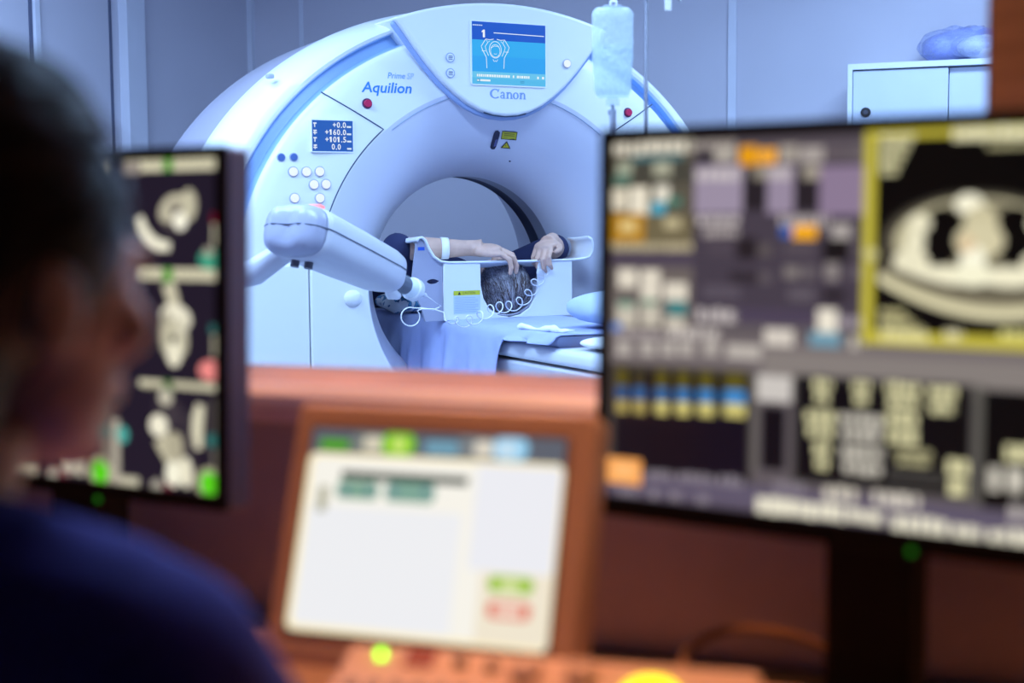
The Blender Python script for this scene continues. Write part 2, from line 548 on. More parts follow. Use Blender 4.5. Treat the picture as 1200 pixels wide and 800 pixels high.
# ceiling lamps of the scanner room
def ceiling_light(p, q, w, d, k_, where):
    c = wl(p, q, ZC)
    t = empty('ceiling_light', c, -WA, 'cool white ceiling light panel in the scanner room, ' + where, 'ceiling light', 'scanner room ceiling lights')
    MB().box(-w / 2 - .03, w / 2 + .03, -d / 2 - .03, d / 2 + .03, -.03, 0).build('frame', 'lamp_metal', t)
    MB().box(-w / 2, w / 2, -d / 2, d / 2, -.036, -.03).build('diffuser', 'diffuser_cool', t)
    L = bpy.data.lights.new('panel_light', 'AREA')
    L.shape = 'RECTANGLE'; L.size = w; L.size_y = d; L.energy = SCAN_POWER * k_; L.color = SCAN_LIGHT
    o = bpy.data.objects.new('panel_light', L); COL.objects.link(o)
    o.parent = t; o.location = (0, 0, -.045)
for p, q, k_, where in ((-2.9, 2.75, 1.1, 'by the window on the left'), (-1.1, 2.75, 1.1, 'by the window on the right'), (-3.4, 3.9, .45, 'beside the left wall'), (-0.2, 5.3, 1.0, 'before the cupboard')):
    ceiling_light(p, q, 1.1, .55, k_, where)
# warm downlight over the control desk
def downlight(p, q, power, where):
    t = empty('ceiling_downlight', wl(p, q, ZC), -WA, 'small round warm downlight over the control desk, ' + where, 'ceiling light', 'control desk downlights')
    MB().tube([(0, 0, -.02), (0, 0, 0)], [.075, .08], 24).build('housing', 'lamp_metal', t)
    MB().tube([(0, 0, -.024), (0, 0, -.02)], .055, 24).build('lens', 'diffuser_warm', t)
    L = bpy.data.lights.new('downlight_beam', 'SPOT')
    L.energy = power; L.color = DESK_LIGHT; L.spot_size = math.radians(42); L.spot_blend = .45; L.shadow_soft_size = .06
    o = bpy.data.objects.new('downlight_beam', L); COL.objects.link(o)
    o.parent = t; o.location = (0, 0, -.05)
for p, q, where in ((-.95, 1.26, 'above the left monitor'), (-.45, 1.26, 'above the touch screen'), (.1, 1.26, 'above the right monitor')):
    downlight(p, q, DESK_POWER, where)

# ================================================================== CT scanner
ISO = 1.0
gantry = empty('scanner_gantry', G0, TH, 'large white ring shaped CT scanner with blue accent groove and displays', 'scanner')
NR = 176
def gring(a, b, y, n=2.0, d=None):
    d = b if d is None else d
    out = []
    for i in range(NR):
        t = 2 * PI * i / NR
        c, s = math.cos(t), math.sin(t)
        if s >= 0: out.append(Vector((a * c, y, ISO + b * s)))
        else: out.append(Vector((math.copysign(abs(c) ** (2 / n), c) * a, y, ISO - d * abs(s) ** (2 / n))))
    return out
def shell(name, rings, m, parent=gantry):
    return MB().loft(rings, False, False).build(name, m, parent, smooth=True, auto=50)
def mixr(A, B, t, y):
    return [Vector((p.x + (q.x - p.x) * t, y, p.z + (q.z - p.z) * t)) for p, q in zip(A, B)]
FUN = [(.395, .30), (.400, .275), (.412, .24), (.432, .20), (.462, .155), (.502, .112), (.548, .074), (.600, .042), (.650, .018), (.69, .004), (.705, 0)]
def funnel_y(r):
    for (r0, y0), (r1, y1) in zip(FUN, FUN[1:]):
        if r <= r1: return y0 + (y1 - y0) * max(0, (r - r0)) / (r1 - r0)
    return 0.0
bore_tail = [(.60, .94), (.545, .86), (.505, .76), (.470, .66), (.44, .57), (.41, .50), (.397, .46)]
shell('bore_rear_flare', [gring(r, r, y) for r, y in bore_tail], 'shell_funnel')
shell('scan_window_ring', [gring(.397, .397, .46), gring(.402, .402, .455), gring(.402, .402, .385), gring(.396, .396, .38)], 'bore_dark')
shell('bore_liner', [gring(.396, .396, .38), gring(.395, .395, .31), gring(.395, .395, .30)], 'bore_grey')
shell('bore_funnel', [gring(r, r, y) for r, y in FUN], 'shell_funnel')
GI = gring(.985, .905, .03, 3.6, .90)
R0 = gring(.705, .705, 0)
front_rings = [R0] + [mixr(R0, GI, t, .03 * t * t) for t in (.02, .25, .5, .75, .92)]
front_rings += [mixr(R0, GI, .98, .034), mixr(R0, GI, 1.0, .045)]
shell('front_cover', front_rings, 'shell_white')
def front_y(u, z):
    r = math.hypot(u, z - ISO); s = (z - ISO) / r; c = u / r
    ro = 1 / math.sqrt((c / .985) ** 2 + (s / .905) ** 2)
    t = max(0, min(1, (r - .705) / (ro - .705)))
    return .03 * t * t
shell('accent_groove', [mixr(R0, GI, 1.0, .045), gring(.992, .912, .085, 3.6, .907), gring(1.028, .948, .095, 3.6, .92), gring(1.034, .953, .07, 3.6, .925)], 'shell_blue')
shell('outer_rim', [gring(1.034, .953, .07, 3.7, .925), gring(1.042, .957, .058, 3.7, .93), gring(1.06, .966, .056, 3.7, .935), gring(1.09, .98, .075, 3.8, .945), gring(1.12, .993, .115, 3.9, .955),
                    gring(1.142, 1.003, .17, 4, .965), gring(1.155, 1.009, .23, 4, .97), gring(1.16, 1.012, .285, 4, .972), gring(1.155, 1.009, .295, 4, .972)], 'shell_white')
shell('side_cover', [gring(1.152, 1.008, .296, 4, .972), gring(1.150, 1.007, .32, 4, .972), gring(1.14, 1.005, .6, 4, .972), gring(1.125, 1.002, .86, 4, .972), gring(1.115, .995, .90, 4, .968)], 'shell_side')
shell('back_cover', [gring(1.115, .995, .90, 4, .968), gring(1.09, .975, .935, 4, .96), gring(1.05, .94, .95, 4, .95), gring(.64, .64, .955), gring(.60, .60, .94)], 'shell_white')
MB().box(-1.0, 1.0, .12, .9, 0, .06).build('base_plinth', 'bezel_grey', gantry, bevel=.01)

# display panel hanging over the funnel
half = [(0, 1.600), (.05, 1.604), (.10, 1.617), (.15, 1.640), (.20, 1.674), (.25, 1.716), (.30, 1.768), (.35, 1.828), (.385, 1.874), (.415, 1.910)]
topz = lambda u: ISO + .998 * math.sqrt(1 - (u / 1.14) ** 2)
right = half[1:]
tops = [(u, topz(u)) for u in [.432 - .864 * i / 22 for i in range(23)]]
outline = half + [t for t in tops] + [(-u, z) for u, z in reversed(right)]
dp = MB().prism(outline, lambda u, z: (u, -.045, z), lambda u, z: (u, .30, z)).build('display_panel', 'shell_white', gantry, bevel=.028, seg=5)
edge = [(-u * 1.012, -.008, z - .004) for u, z in reversed(half[1:])] + [(u * 1.012, -.008, z - .004) for u, z in half]
MB().tube(edge, .011, 10, round_ends=True).build('panel_shade_band', 'panel_edge_shade', dp, smooth=True)  # added tube: the panel's shaded side painted as a blue band
lip = MB()
sl = []
for i in range(17):
    u = -.085 + .17 * i / 16
    sl.append((u, -.034, 1.5995 + 1.6 * u * u + .0))
lip.tube(sl, .0032, 6).build('lip_slot', 'seam_dark', dp)

# screens, painted on the flats they sit in
def gplace(y0):
    return lambda a, b, l: Vector((a, y0 - l, b))
def screen_box(name, x0, x1, z0, z1, y, fr, parent):
    o = MB().prism(rrect(x0 - fr, x1 + fr, z0 - fr, z1 + fr, .006), lambda a, b: (a, y - .004, b), lambda a, b: (a, y + .01, b)).build(name, 'bezel_white', parent)
    return o
Y0 = -.045
sb = screen_box('main_screen_bezel', -.139, .162, 1.708, 1.930, Y0, .003, gantry)
P = Paint(gplace(Y0 - .0045), 2e-5)
X0, X1, Z0, Z1 = -.137, .160, 1.710, 1.928
W_, H_ = X1 - X0, Z1 - Z0
sx = lambda f: X0 + W_ * f
sz = lambda f: Z1 - H_ * f
P.rect(X0, Z0, X1, Z1, (40, 165, 245))
P.rect(X0, sz(.29), X1, Z1, (10, 85, 205))
P.rect(X0, sz(.55), X1, sz(.29), (45, 175, 245))
P.rect(X0, Z0, X1, sz(.80), (105, 200, 240))
P.rect(X0, Z0, X1, sz(.90), (85, 190, 238))
one = lambda x, z, h, c: P.poly([(x, z), (x + .30 * h, z), (x + .30 * h, z + h), (x + .08 * h, z + h), (x - .16 * h, z + .80 * h), (x - .16 * h, z + .62 * h), (x, z + .70 * h)], c)
one(sx(.145), sz(.25), .027, (245, 250, 255))
P.stroke([(sx(.29), sz(.168)), (sx(.98), sz(.178))], .0028, (235, 245, 255))
for i in range(7): P.rect(sx(.01 + .019 * i), sz(.068), sx(.024 + .019 * i), sz(.05), (210, 230, 250))
wh = (235, 248, 255)
hc = (sx(.31), sz(.44))
P.stroke([(hc[0] + .024 * math.cos(t), hc[1] + .029 * math.sin(t)) for t in [2 * PI * i / 22 for i in range(22)]], .0022, wh, True)
P.stroke([(hc[0] + .019 * math.cos(t), hc[1] - .004 + .022 * math.sin(t)) for t in [2 * PI * i / 22 for i in range(22)]], .0018, wh, True)
P.stroke([(hc[0] - .018, hc[1] + .005), (hc[0] - .004, hc[1] + .013), (hc[0] + .012, hc[1] + .012), (hc[0] + .018, hc[1] + .004)], .0018, wh)
P.stroke([(hc[0] - .006, hc[1] - .014), (hc[0], hc[1] - .0155), (hc[0] + .006, hc[1] - .014)], .0016, wh)
for s_ in (-1, 1):
    g = lambda a, b: (hc[0] + s_ * a, hc[1] + b)
    P.stroke([g(.006, .037), g(.022, .034), g(.038, .036), g(.056, .010), g(.050, -.004), g(.036, -.028), g(.034, -.066)], .0024, wh)
    P.stroke([g(.030, .024), g(.040, .010), g(.036, -.004), g(.027, -.022)], .0022, wh)
    P.stroke([g(.036, .034), g(.030, .024), g(.022, .030)], .0018, wh)
    P.stroke([g(.038, -.006), g(.054, -.006)], .0018, wh)
    P.stroke([g(.010, -.034), g(.004, -.042), g(0, -.038)], .0018, wh)
random.seed(3)
xx = .06
while xx < .95:
    w_ = random.uniform(.012, .03)
    P.rect(sx(xx), sz(.882), sx(xx + w_), sz(.842), (238, 249, 253) if random.random() < .88 else (105, 200, 240)); xx += w_ + .008
for a, b in ((.06, .085), (.10, .24)): P.rect(sx(a), sz(.955), sx(b), sz(.925), (235, 246, 250))
P.stroke([(sx(a), sz(b)) for a, b in ((.065, .925), (.10, .925), (.10, .96), (.065, .96))], .0016, (40, 110, 170), True)
P.stroke([(sx(a), sz(b)) for a, b in ((.65, .93), (.70, .93), (.70, .955), (.65, .955))], .0016, (40, 110, 170), True)
P.build('main_screen_image', 'display', sb)

# position read-out on the control panel
x0, x1, z0, z1 = -.721, -.574, 1.466, 1.570
yy = front_y(-.65, 1.52) - .006
cb = screen_box('position_display_bezel', x0, x1, z0, z1, yy, .004, gantry)
P = Paint(gplace(yy - .0045), 2e-5)
P.rect(x0, z0, x1, z1, (28, 92, 190))
for i, t in enumerate(('+0.0', '+160.0', '+101.5', '0.0')):
    zb = z1 - .0235 - i * .0247
    w_ = {4: .054, 6: .084, 3: .038}[len(t)]
    adv = {'+': .0155, '.': .0075}
    xe = x1 - .024 if i < 3 else x1 - .044
    for c_ in reversed(t):
        wc_ = adv.get(c_, .0140); xe -= wc_
        if c_ == '1': one(xe + .0045, zb, .0185, (245, 250, 255))
        else: P.text(c_, xe + .0012, zb, .0185, (245, 250, 255), offset=.015, width=wc_ - .0022)
    P.rect(x1 - .022, zb, x1 - .006, zb + .006, (220, 235, 250))
    P.rect(x0 + .004, zb + .011, x0 + .016, zb + .016, (225, 235, 250)); P.rect(x0 + .007, zb, x0 + .011, zb + .016, (225, 235, 250))
    if i in (1, 3): P.rect(x0 + .003, zb + .004, x0 + .017, zb + .008, (225, 235, 250))
P.build('position_display_image', 'display', cb)

def gdisc(name, u, z, r, m, th=.006, ring=None, y=None, parent=gantry):
    y = front_y(u, z) if y is None else y
    b = parent
    if ring:
        b = MB().disc((u, y + .004, z), (0, -1, 0), r * (1.35 if ring == 'button_ring' else 1.2), .007, 24).build('button_collar', ring, parent, smooth=True, auto=40)
    return MB().disc((u, y + .004, z), (0, -1, 0), r, th + .004, 24, r * .93).build(name, m, b, smooth=True, auto=40)
for u, z in ((-.824, 1.444), (-.782, 1.445)): gdisc('button', u, z, .0125, 'button_blue', ring='bezel_grey')
for u, z in ((-.786, 1.396), (-.741, 1.396), (-.695, 1.397), (-.717, 1.353), (-.674, 1.354), (-.785, 1.307), (-.697, 1.307)): gdisc('button', u, z, .0155, 'button_white', th=.008, ring='bezel_grey')
for u, z in ((.824, 1.444), (.782, 1.445), (.786, 1.396), (.741, 1.396), (.695, 1.397), (.717, 1.353), (.674, 1.354), (.785, 1.307), (.697, 1.307)): gdisc('button', u, z, .0155, 'button_white', th=.008, ring='bezel_grey')
for u in (-.516, .551): gdisc('emergency_stop', u, 1.632, .0135, 'button_red', th=.014, ring='button_ring')
for z in (1.797, 1.743): gdisc('button', -.2215, z, .0145, 'shell_white', th=.004, ring='seam_light', y=Y0, parent=dp)
gdisc('indicator_lamp', .252, 1.797, .0145, 'button_white', th=.007, ring='bezel_grey', y=Y0, parent=dp)
for z in (1.797, 1.743):
    P = Paint(gplace(Y0 - .0045 - .0006), 2e-5)
    P.stroke([(-.2295, z + .005), (-.2135, z + .005), (-.2135, z), (-.2295, z), (-.2295, z - .006), (-.2135, z - .006)], .0026, (120, 135, 165))
    P.build('button_icon', 'print', dp)

# seams of the covers
def seam(pts, m='seam_dark', r=.0024, name='seam'):
    return MB().tube(pts, r, 6).build(name, m, gantry)
def fy(u, z): return (u, front_y(u, z) - .0004, z)
for s_ in (-1, 1):
    a, b = (-.675, 1.668), (-.459, 1.545)
    pts = [fy(s_ * (a[0] + (b[0] - a[0]) * i / 12), a[1] + (b[1] - a[1]) * i / 12) for i in range(13)]
    a0 = math.atan2(b[1] - ISO, -b[0])
    for i in range(1, 25):
        t = a0 + (math.radians(7) - a0) * i / 24
        pts.append(fy(-s_ * -.712 * math.cos(t) if False else s_ * -.712 * math.cos(t), ISO + .712 * math.sin(t)))
    seam(pts)
    pts = []
    for i in range(14):
        t = math.radians(128 - 34 * i / 13)
        u, z = .69 * math.cos(t), ISO + .69 * math.sin(t)
        pts.append((-s_ * u if s_ > 0 else u, .002, z))
    seam(pts, 'seam_light', .002, 'funnel_seam')
# lower covers either side of the couch
for s_ in (-1, 1):
    ol = []
    t0 = math.degrees(math.asin(.085 / .53))
    for i in range(25):
        t = math.radians(180 - t0 + (t0 + 62) * i / 24)
        ol.append((.53 * math.cos(t), ISO + .53 * math.sin(t)))
    inner_bottom = ol[-1]
    ol += [(inner_bottom[0], .05), (-.70 - .045, .05), (-.70 - .045, 1.083), ]
    pts = [(s_ * -1 * a, b) for a, b in ol] if s_ > 0 else ol
    MB().prism(pts, lambda a, b: (a, -.022, b), lambda a, b: (a, .10, b)).build('lower_cover', 'shell_white', gantry, bevel=.008, seg=3)
    ol = [(-.749, 1.083), (-.749, .05), (-.93, .05), (-.965, .14), (-.985, .4), (-.985, 1.0), (-.975, 1.045), (-.945, 1.075), (-.915, 1.083)]
    pts = [(-a, b) for a, b in ol] if s_ > 0 else ol
    lc = MB().prism(pts, lambda a, b: (a, -.022, b), lambda a, b: (a, .10, b)).build('lower_side_cover', 'shell_white', gantry, bevel=.008, seg=3)
    # rounded grip knob by the couch
    MB().ellipsoid((s_ * .592, -.02, .962), (.034, .020, .030)).build('positioning_knob', 'shell_white', gantry, smooth=True)
# small bracket on the rim
MB().box(-.832, -.808, .118, .15, 1.716, 1.732).build('rim_bracket', 'bezel_grey', gantry, bevel=.005)

# lettering on the covers
P = Paint(lambda a, b, l: Vector((a, front_y(a, b) - .0008 - l, b)), 2e-5)
P.text('Aquilion', -.532, 1.672, .036, (40, 125, 205), shear=.22, offset=.014, width=.183)
P.text('Prime', -.437, 1.722, .021, (80, 150, 215), shear=.25, width=.066)
P.text('SP', -.366, 1.722, .021, (160, 190, 230), shear=.25, width=.028)
P.build('model_lettering', 'print', gantry)
# serif style wordmark drawn from thick-and-thin rings and stems
P = Paint(gplace(Y0 - .0004), 2e-5)
cc = (132, 160, 204)
def ringglyph(cx, cz, rx, rz, th, thin, a0, a1):
    o = []; i_ = []
    n = 26
    for i in range(n + 1):
        t = math.radians(a0 + (a1 - a0) * i / n)
        o.append((cx + rx * math.cos(t), cz + rz * math.sin(t)))
        i_.append((cx + (rx - th) * math.cos(t), cz + (rz - thin) * math.sin(t)))
    P.faces(o + i_, [(i, i + 1, n + 2 + i, n + 1 + i) for i in range(n)], cc)
bz = 1.6615
X = -.066
ringglyph(X + .022, bz + .0165, .022, .0175, .009, .004, 50, 318)
P.poly([(X + .040, bz + .033), (X + .036, bz + .0335), (X + .030, bz + .022), (X + .034, bz + .022)], cc)
X += .0405
def glyph_n(X):
    P.rect(X + .002, bz, X + .009, bz + .022, cc)
    P.poly([(X - .001, bz + .022), (X + .009, bz + .0245), (X + .009, bz + .020), (X + .002, bz + .019)], cc)
    ringglyph(X + .0145, bz + .0135, .0095, .0105, .0065, .004, 0, 160)
    P.rect(X + .0175, bz, X + .024, bz + .0135, cc)
    for a in (X, X + .016): P.rect(a - .0005, bz, a + .0105, bz + .0028, cc)
ringglyph(X + .0095, bz + .0065, .0085, .0068, .005, .003, 0, 360)
ringglyph(X + .011, bz + .016, .0085, .0085, .006, .0035, -5, 170)
P.rect(X + .0135, bz, X + .0195, bz + .016, cc); P.rect(X + .0135, bz, X + .0225, bz + .0028, cc)
X += .0255
glyph_n(X); X += .0275
ringglyph(X + .0115, bz + .0115, .0122, .0125, .0072, .0033, 0, 360); X += .0265
glyph_n(X)
P.build('maker_lettering', 'print', dp)
# laser aperture and warning labels in the funnel
def fplace(lift):
    def f(x, y, l):
        u, z = gp(x, y, .10)
        for _ in range(4):
            u, z = gp(x, y, funnel_y(math.hypot(u, z - ISO)))
        return Vector((u, funnel_y(math.hypot(u, z - ISO)) - lift - l, z))
    return f
ap = Paint(fplace(.003), 3e-5)
ap.poly([(580, 153.5), (583, 153), (585.5, 155), (585, 159), (581, 172), (579, 175), (575.5, 175), (574, 172.5), (575, 168), (578, 157)], (35, 38, 70))
ap.poly([(580, 164), (583, 163), (581, 171), (578, 172)], (90, 95, 150))
ap.build('laser_aperture', 'print', gantry)
P = Paint(fplace(.0035), 3e-5)
P.poly([(588, 153.5), (606, 155), (604.5, 164.5), (586.5, 163)], (30, 30, 25))
P.poly([(588.6, 154.3), (605.2, 155.7), (603.9, 163.8), (587.3, 162.4)], (196, 190, 40))
for i in range(3):
    P.stroke([(590.5 - i * .3, 156.3 + 2.2 * i), (602.5 - i * .5, 157.4 + 2.2 * i)], .8, (110, 105, 30))
P.poly([(593.5, 165.5), (597.8, 174.5), (586, 173.3)], (25, 25, 25))
P.poly([(593.2, 167.3), (596.3, 173.4), (588.2, 172.6)], (205, 190, 30))
P.ell(592.6, 170.9, 1.3, 1.3, (20, 20, 20), 10)
P.build('laser_warning_label', 'print', gantry)
P = Paint(fplace(.003), 3e-5)
P.ell(597, 189, 1.3, .9, (35, 40, 70), 10)
P.build('screw_cap', 'print', gantry)

# ================================================================== patient couch
couch = empty('patient_couch', G0, TH, 'white scanner couch running through the bore towards the right', 'patient table')
def strip(path, v0, v1):      # path of (u, z) closed outline swept along the couch
    return MB().prism(path, lambda a, b: (a, v0, b), lambda a, b: (a, v1, b))
strip(rrect(-.25, .25, .782, .832, .018), -2.15, 1.75).build('couch_top', 'couch_white', couch, bevel=.004)
strip(rrect(-.225, .225, .832, .866, .014), -.80, 1.7).build('mattress', 'couch_pad', couch, smooth=True, auto=40)
strip([(-.245, .772), (.245, .772), (.22, .70), (-.22, .70)], -2.1, -.16).build('side_rail', 'couch_white', couch, bevel=.01)
strip([(-.25, .695), (.25, .695), (.21, .10), (-.21, .10)], -2.0, -.35).build('lift_cover', 'shell_funnel', couch, bevel=.03)
MB().box(-.34, .34, -2.15, -.3, 0, .10).build('couch_base', 'bezel_grey', couch, bevel=.02)

# draped sheet
def sheet():
    NV, v0, v1 = 120, -.84, .70
    prof_n = 16
    rows = []
    for i in range(NV + 1):
        v = v0 + (v1 - v0) * i / NV
        hang = .34
        if v < -.40:
            k_ = min(1, (-.40 - v) / .16); hang = .34 + (.012 - .34) * (k_ * k_ * (3 - 2 * k_))
        cover = .22
        row = []
        for j in range(9):
            u = cover - (cover + .236) * j / 8
            row.append(Vector((u, v, .8725 + .003 * noise.noise(Vector((u * 7, v * 6, 1))) + .004 * max(0, noise.noise(Vector((u * 3, v * 14, 5)))))))
        row.append(Vector((-.252, v, .868)))
        row.append(Vector((-.262, v, .856)))
        n_h = 16
        for j in range(1, n_h + 1):
            t = j / n_h
            amp = .016 * min(1, t * 2.2)
            f = math.sin(v * 31 + 1.4 * math.sin(v * 9)) + .5 * math.sin(v * 63 + 2)
            du = -amp * (.55 + .75 * f) - .012 * t
            row.append(Vector((-.262 + min(0, du), v + .02 * t * math.sin(v * 21), .856 - hang * t)))
        rows.append(row)
    mb = MB().loft(rows, False, False, closed=False)
    o = mb.build('bed_sheet', 'sheet', None, smooth=True)
    o.location = G0; o.rotation_euler = (0, 0, TH)
    md = o.modifiers.new('thick', 'SOLIDIFY'); md.thickness = .003; md.offset = 1
    tag(o, 'pale blue cotton sheet draped over the couch and hanging down its side', 'sheet')
sheet()
# folded hem lying loose on the couch end of the sheet
rows = []
for i in range(31):
    s_ = i / 30
    c = Vector((-.238 + .06 * s_, -.56 - .27 * s_ + .012 * math.sin(s_ * 9), .884 + .003 * math.sin(s_ * 14)))
    r = (.010 + .004 * math.sin(s_ * 11 + 1) + .002 * math.sin(s_ * 31)) * min(1, .25 + 6 * s_, .25 + 6 * (1 - s_))
    rows.append([c + Vector((.7 * r * math.cos(a) * 1.3, r * math.cos(a) * 1.2, .9 * r * math.sin(a))) for a in [2 * PI * k_ / 12 for k_ in range(12)]])
o = MB().loft(rows).build('rolled_cloth', 'white_linen', None, smooth=True)
o.location = G0; o.rotation_euler = (0, 0, TH)
tag(o, 'narrow rumpled white cloth roll lying across the near edge of the sheet', 'cloth')
# white pad and pale blanket roll at the near end of the couch
def pillow(name, m, hx, hy, hz, label, cat, loc, rz, p=2.6, rough=.006, seed=0, tilt=0.0):
    rows = []
    n, k_ = 40, 20
    for j in range(1, k_):
        t = -PI / 2 + PI * j / k_
        row = []
        for i in range(n):
            a = 2 * PI * i / n
            e_ = lambda c, q: math.copysign(abs(c) ** (2 / q), c)
            x = hx * e_(math.cos(t), 2.2) * e_(math.cos(a), p); y = hy * e_(math.cos(t), 2.2) * e_(math.sin(a), p); z = hz * e_(math.sin(t), 2.2)
            d = noise.noise(Vector((x * 9 + seed, y * 9, z * 9))) * rough + noise.noise(Vector((x * 22 + seed, y * 22, z * 22))) * rough * .5
            l = math.sqrt(x * x + y * y + z * z) or 1
            row.append(Vector((x * (1 + d / l), y * (1 + d / l), z * (1 + d / l) + hz)))
        rows.append(row)
    o = MB().loft(rows).build(name, m, None, smooth=True)
    o.location = loc; o.rotation_euler = (tilt, 0, rz)
    return tag(o, label, cat)
pillow('white_pad', 'white_linen', .20, .14, .022, 'flat white pad on the near end of the couch', 'pad', gw(-.02, -1.0, .833), TH, 4)
pillow('blanket_roll', 'pale_linen', .20, .11, .060, 'pale blue rolled blanket lying on the couch near the monitor', 'blanket', gw(.125, -.66, .882), TH + .1, 3.4, rough=.022, seed=4)

# ------------------------------------------------------------------ head and arm support
sup = empty('arm_support', gw(0, -.05, .874), TH, 'white moulded head and arm rest with a U shaped cut-out and warning label', 'headrest')
def sgp(x, y, dep=-.05):
    u, z = gp(x, y, dep); return (u, z - .874)
bl, br = -.262, .262
UT = .205          # top edge above the couch
cut = [(.118, UT), (.116, .12), (.106, .075), (.082, .035), (.045, .012), (0, .004)]
ol = [(bl, 0.0), (br, 0.0), (br, UT)] + cut + [(-a, b) for a, b in reversed(cut[:-1])] + [(bl, UT)]
# front board split either side of the cut-out so that it stays a clean outline
MB().prism(ol, lambda a, b: (a, -.012, b), lambda a, b: (a, .0, b)).build('front_board', 'support_white', sup, bevel=.003)
# tray: gutter for the arms, curling up into wings at both ends
def tray():
    prof = [(-.365, .282), (-.358, .294), (-.345, .296), (-.332, .285), (-.318, .255), (-.30, .228), (-.275, .211), (-.24, .206)]
    top = prof + [(-.12, .205), (0, .205), (.12, .205), (.24, .206), (.275, .207), (.315, .210)] 
    top += [(.338, .216), (.35, .235), (.352, .262), (.345, .282), (.330, .290)]
    rows = []
    for v in (-.014, -.012, .0, .02, .05, .09, .14):
        sag = .0 if v < .01 else -.02 * min(1, (v - .01) / .06)
        rows.append([Vector((a, v, b + (sag if abs(a) < .29 else sag * .3))) for a, b in top])
    o = MB().loft(rows, False, False, closed=False).build('arm_tray', 'support_white', sup, smooth=True)
    md = o.modifiers.new('t', 'SOLIDIFY'); md.thickness = .008; md.offset = 0
tray()
# left side wing hanging from the tray with its oval hole
def wing(s_):
    ol = [(-.362, .275), (-.352, .288), (-.338, .284), (-.322, .258), (-.305, .232), (-.285, .213), (-.262, .205), (-.262, .0), (-.33, .0), (-.345, .05), (-.372, .10), (-.378, .16)]
    hole = [(-.300 + .024 * math.cos(t), .142 + .011 * math.sin(t) - (.004 if math.sin(t) > 0 else 0)) for t in [2 * PI * i / 16 for i in range(16)]]
    y0, y1 = .0, .010
    pts = ol if s_ < 0 else [(-a, b) for a, b in ol]
    hp = hole if s_ < 0 else [(-a, b) for a, b in hole]
    bm = bmesh.new()
    vs = [bm.verts.new((a, y0, b)) for a, b in pts]; hv = [bm.verts.new((a, y0, b)) for a, b in hp]
    es = [bm.edges.new((vs[i], vs[(i + 1) % len(vs)])) for i in range(len(vs))] + [bm.edges.new((hv[i], hv[(i + 1) % 16])) for i in range(16)]
    bmesh.ops.triangle_fill(bm, edges=es, use_beauty=True)
    g = bmesh.ops.extrude_face_region(bm, geom=bm.faces[:])
    bmesh.ops.translate(bm, vec=(0, y1 - y0, 0), verts=[x for x in g['geom'] if isinstance(x, bmesh.types.BMVert)])
    bmesh.ops.recalc_face_normals(bm, faces=bm.faces)
    me = bpy.data.meshes.new('side_wing'); bm.to_mesh(me); bm.free()
    me.materials.append(MATS['injector_grey' if s_ < 0 else 'support_white'])
    o = bpy.data.objects.new('side_wing', me); COL.objects.link(o); o.parent = sup
    return o
wl_ = wing(-1)
# cradle behind the board in which the head lies
rows = []
for v in (.0, .08, .16, .24):
    rows.append([Vector((-.128 * math.cos(t), v, .125 - .119 * math.sin(t))) for t in [PI * i / 20 for i in range(21)]])
o = MB().loft(rows, False, False, closed=False).build('head_cradle', 'injector_grey', sup, smooth=True)
md = o.modifiers.new('t', 'SOLIDIFY'); md.thickness = .006; md.offset = -1
P = Paint(lambda a, b, l: Vector((a, -.0005 - l, b)), 2e-5)
P.rect(-.357, .250, -.331, .262, (40, 90, 200))
P.build('blue_marker', 'print', wl_)
P = Paint(lambda a, b, l: Vector((a, -.0125 - l, b)), 2e-5)
lx0, lx1 = -.226, -.120
P.rect(lx0, .022, lx1, .105, (196, 212, 240))
P.rect(lx0, .088, lx1, .105, (200, 200, 45))
P.poly([(lx0 + .017, .0905), (lx0 + .029, .0905), (lx0 + .023, .102)], (30, 30, 20))
P.text('CAUTION', lx0 + .036, .0925, .009, (60, 60, 30), width=.05)
for i in range(9):
    P.rect(lx0 + .005, .079 - .0062 * i, lx1 - (.008 if i % 3 else .02), .0805 - .0062 * i, (150, 165, 205))
P.build('caution_label', 'print', sup)

# ------------------------------------------------------------------ patient
pat = empty('person', gw(0, .05, .874), TH, 'patient lying head towards the window with arms raised over grey hair', 'person')
ZB = .874
def L(u, v, z): return Vector((u, v - .05, z - ZB))
def head_prims(mb, M, s=1.0):
    """M places a head frame: x to its right, y out of the face, z to the crown"""
    R3 = M.to_3x3()
    e = lambda c, r, m=None: mb.ellipsoid(M @ (Vector(c) * s), [k_ * s for k_ in r], R3 @ m if m else R3)
    e((0, -.012, .03), (.076, .096, .094)); e((0, .03, .0), (.068, .066, .085)); e((0, .034, -.05), (.056, .056, .062))
    e((0, .066, -.095), (.026, .022, .02)); e((0, .088, .022), (.05, .014, .012))
    e((0, .102, -.022), (.014, .018, .016)); e((0, .096, -.002), (.010, .012, .028))
    e((0, .092, -.06), (.022, .010, .006)); e((0, .091, -.069), (.020, .010, .007))
    for q in (-1, 1):
        e((q * .045, .066, -.022), (.022, .020, .022))
        e((q * .079, -.008, -.01), (.009, .020, .032)); e((q * .083, -.016, .004), (.006, .014, .018))
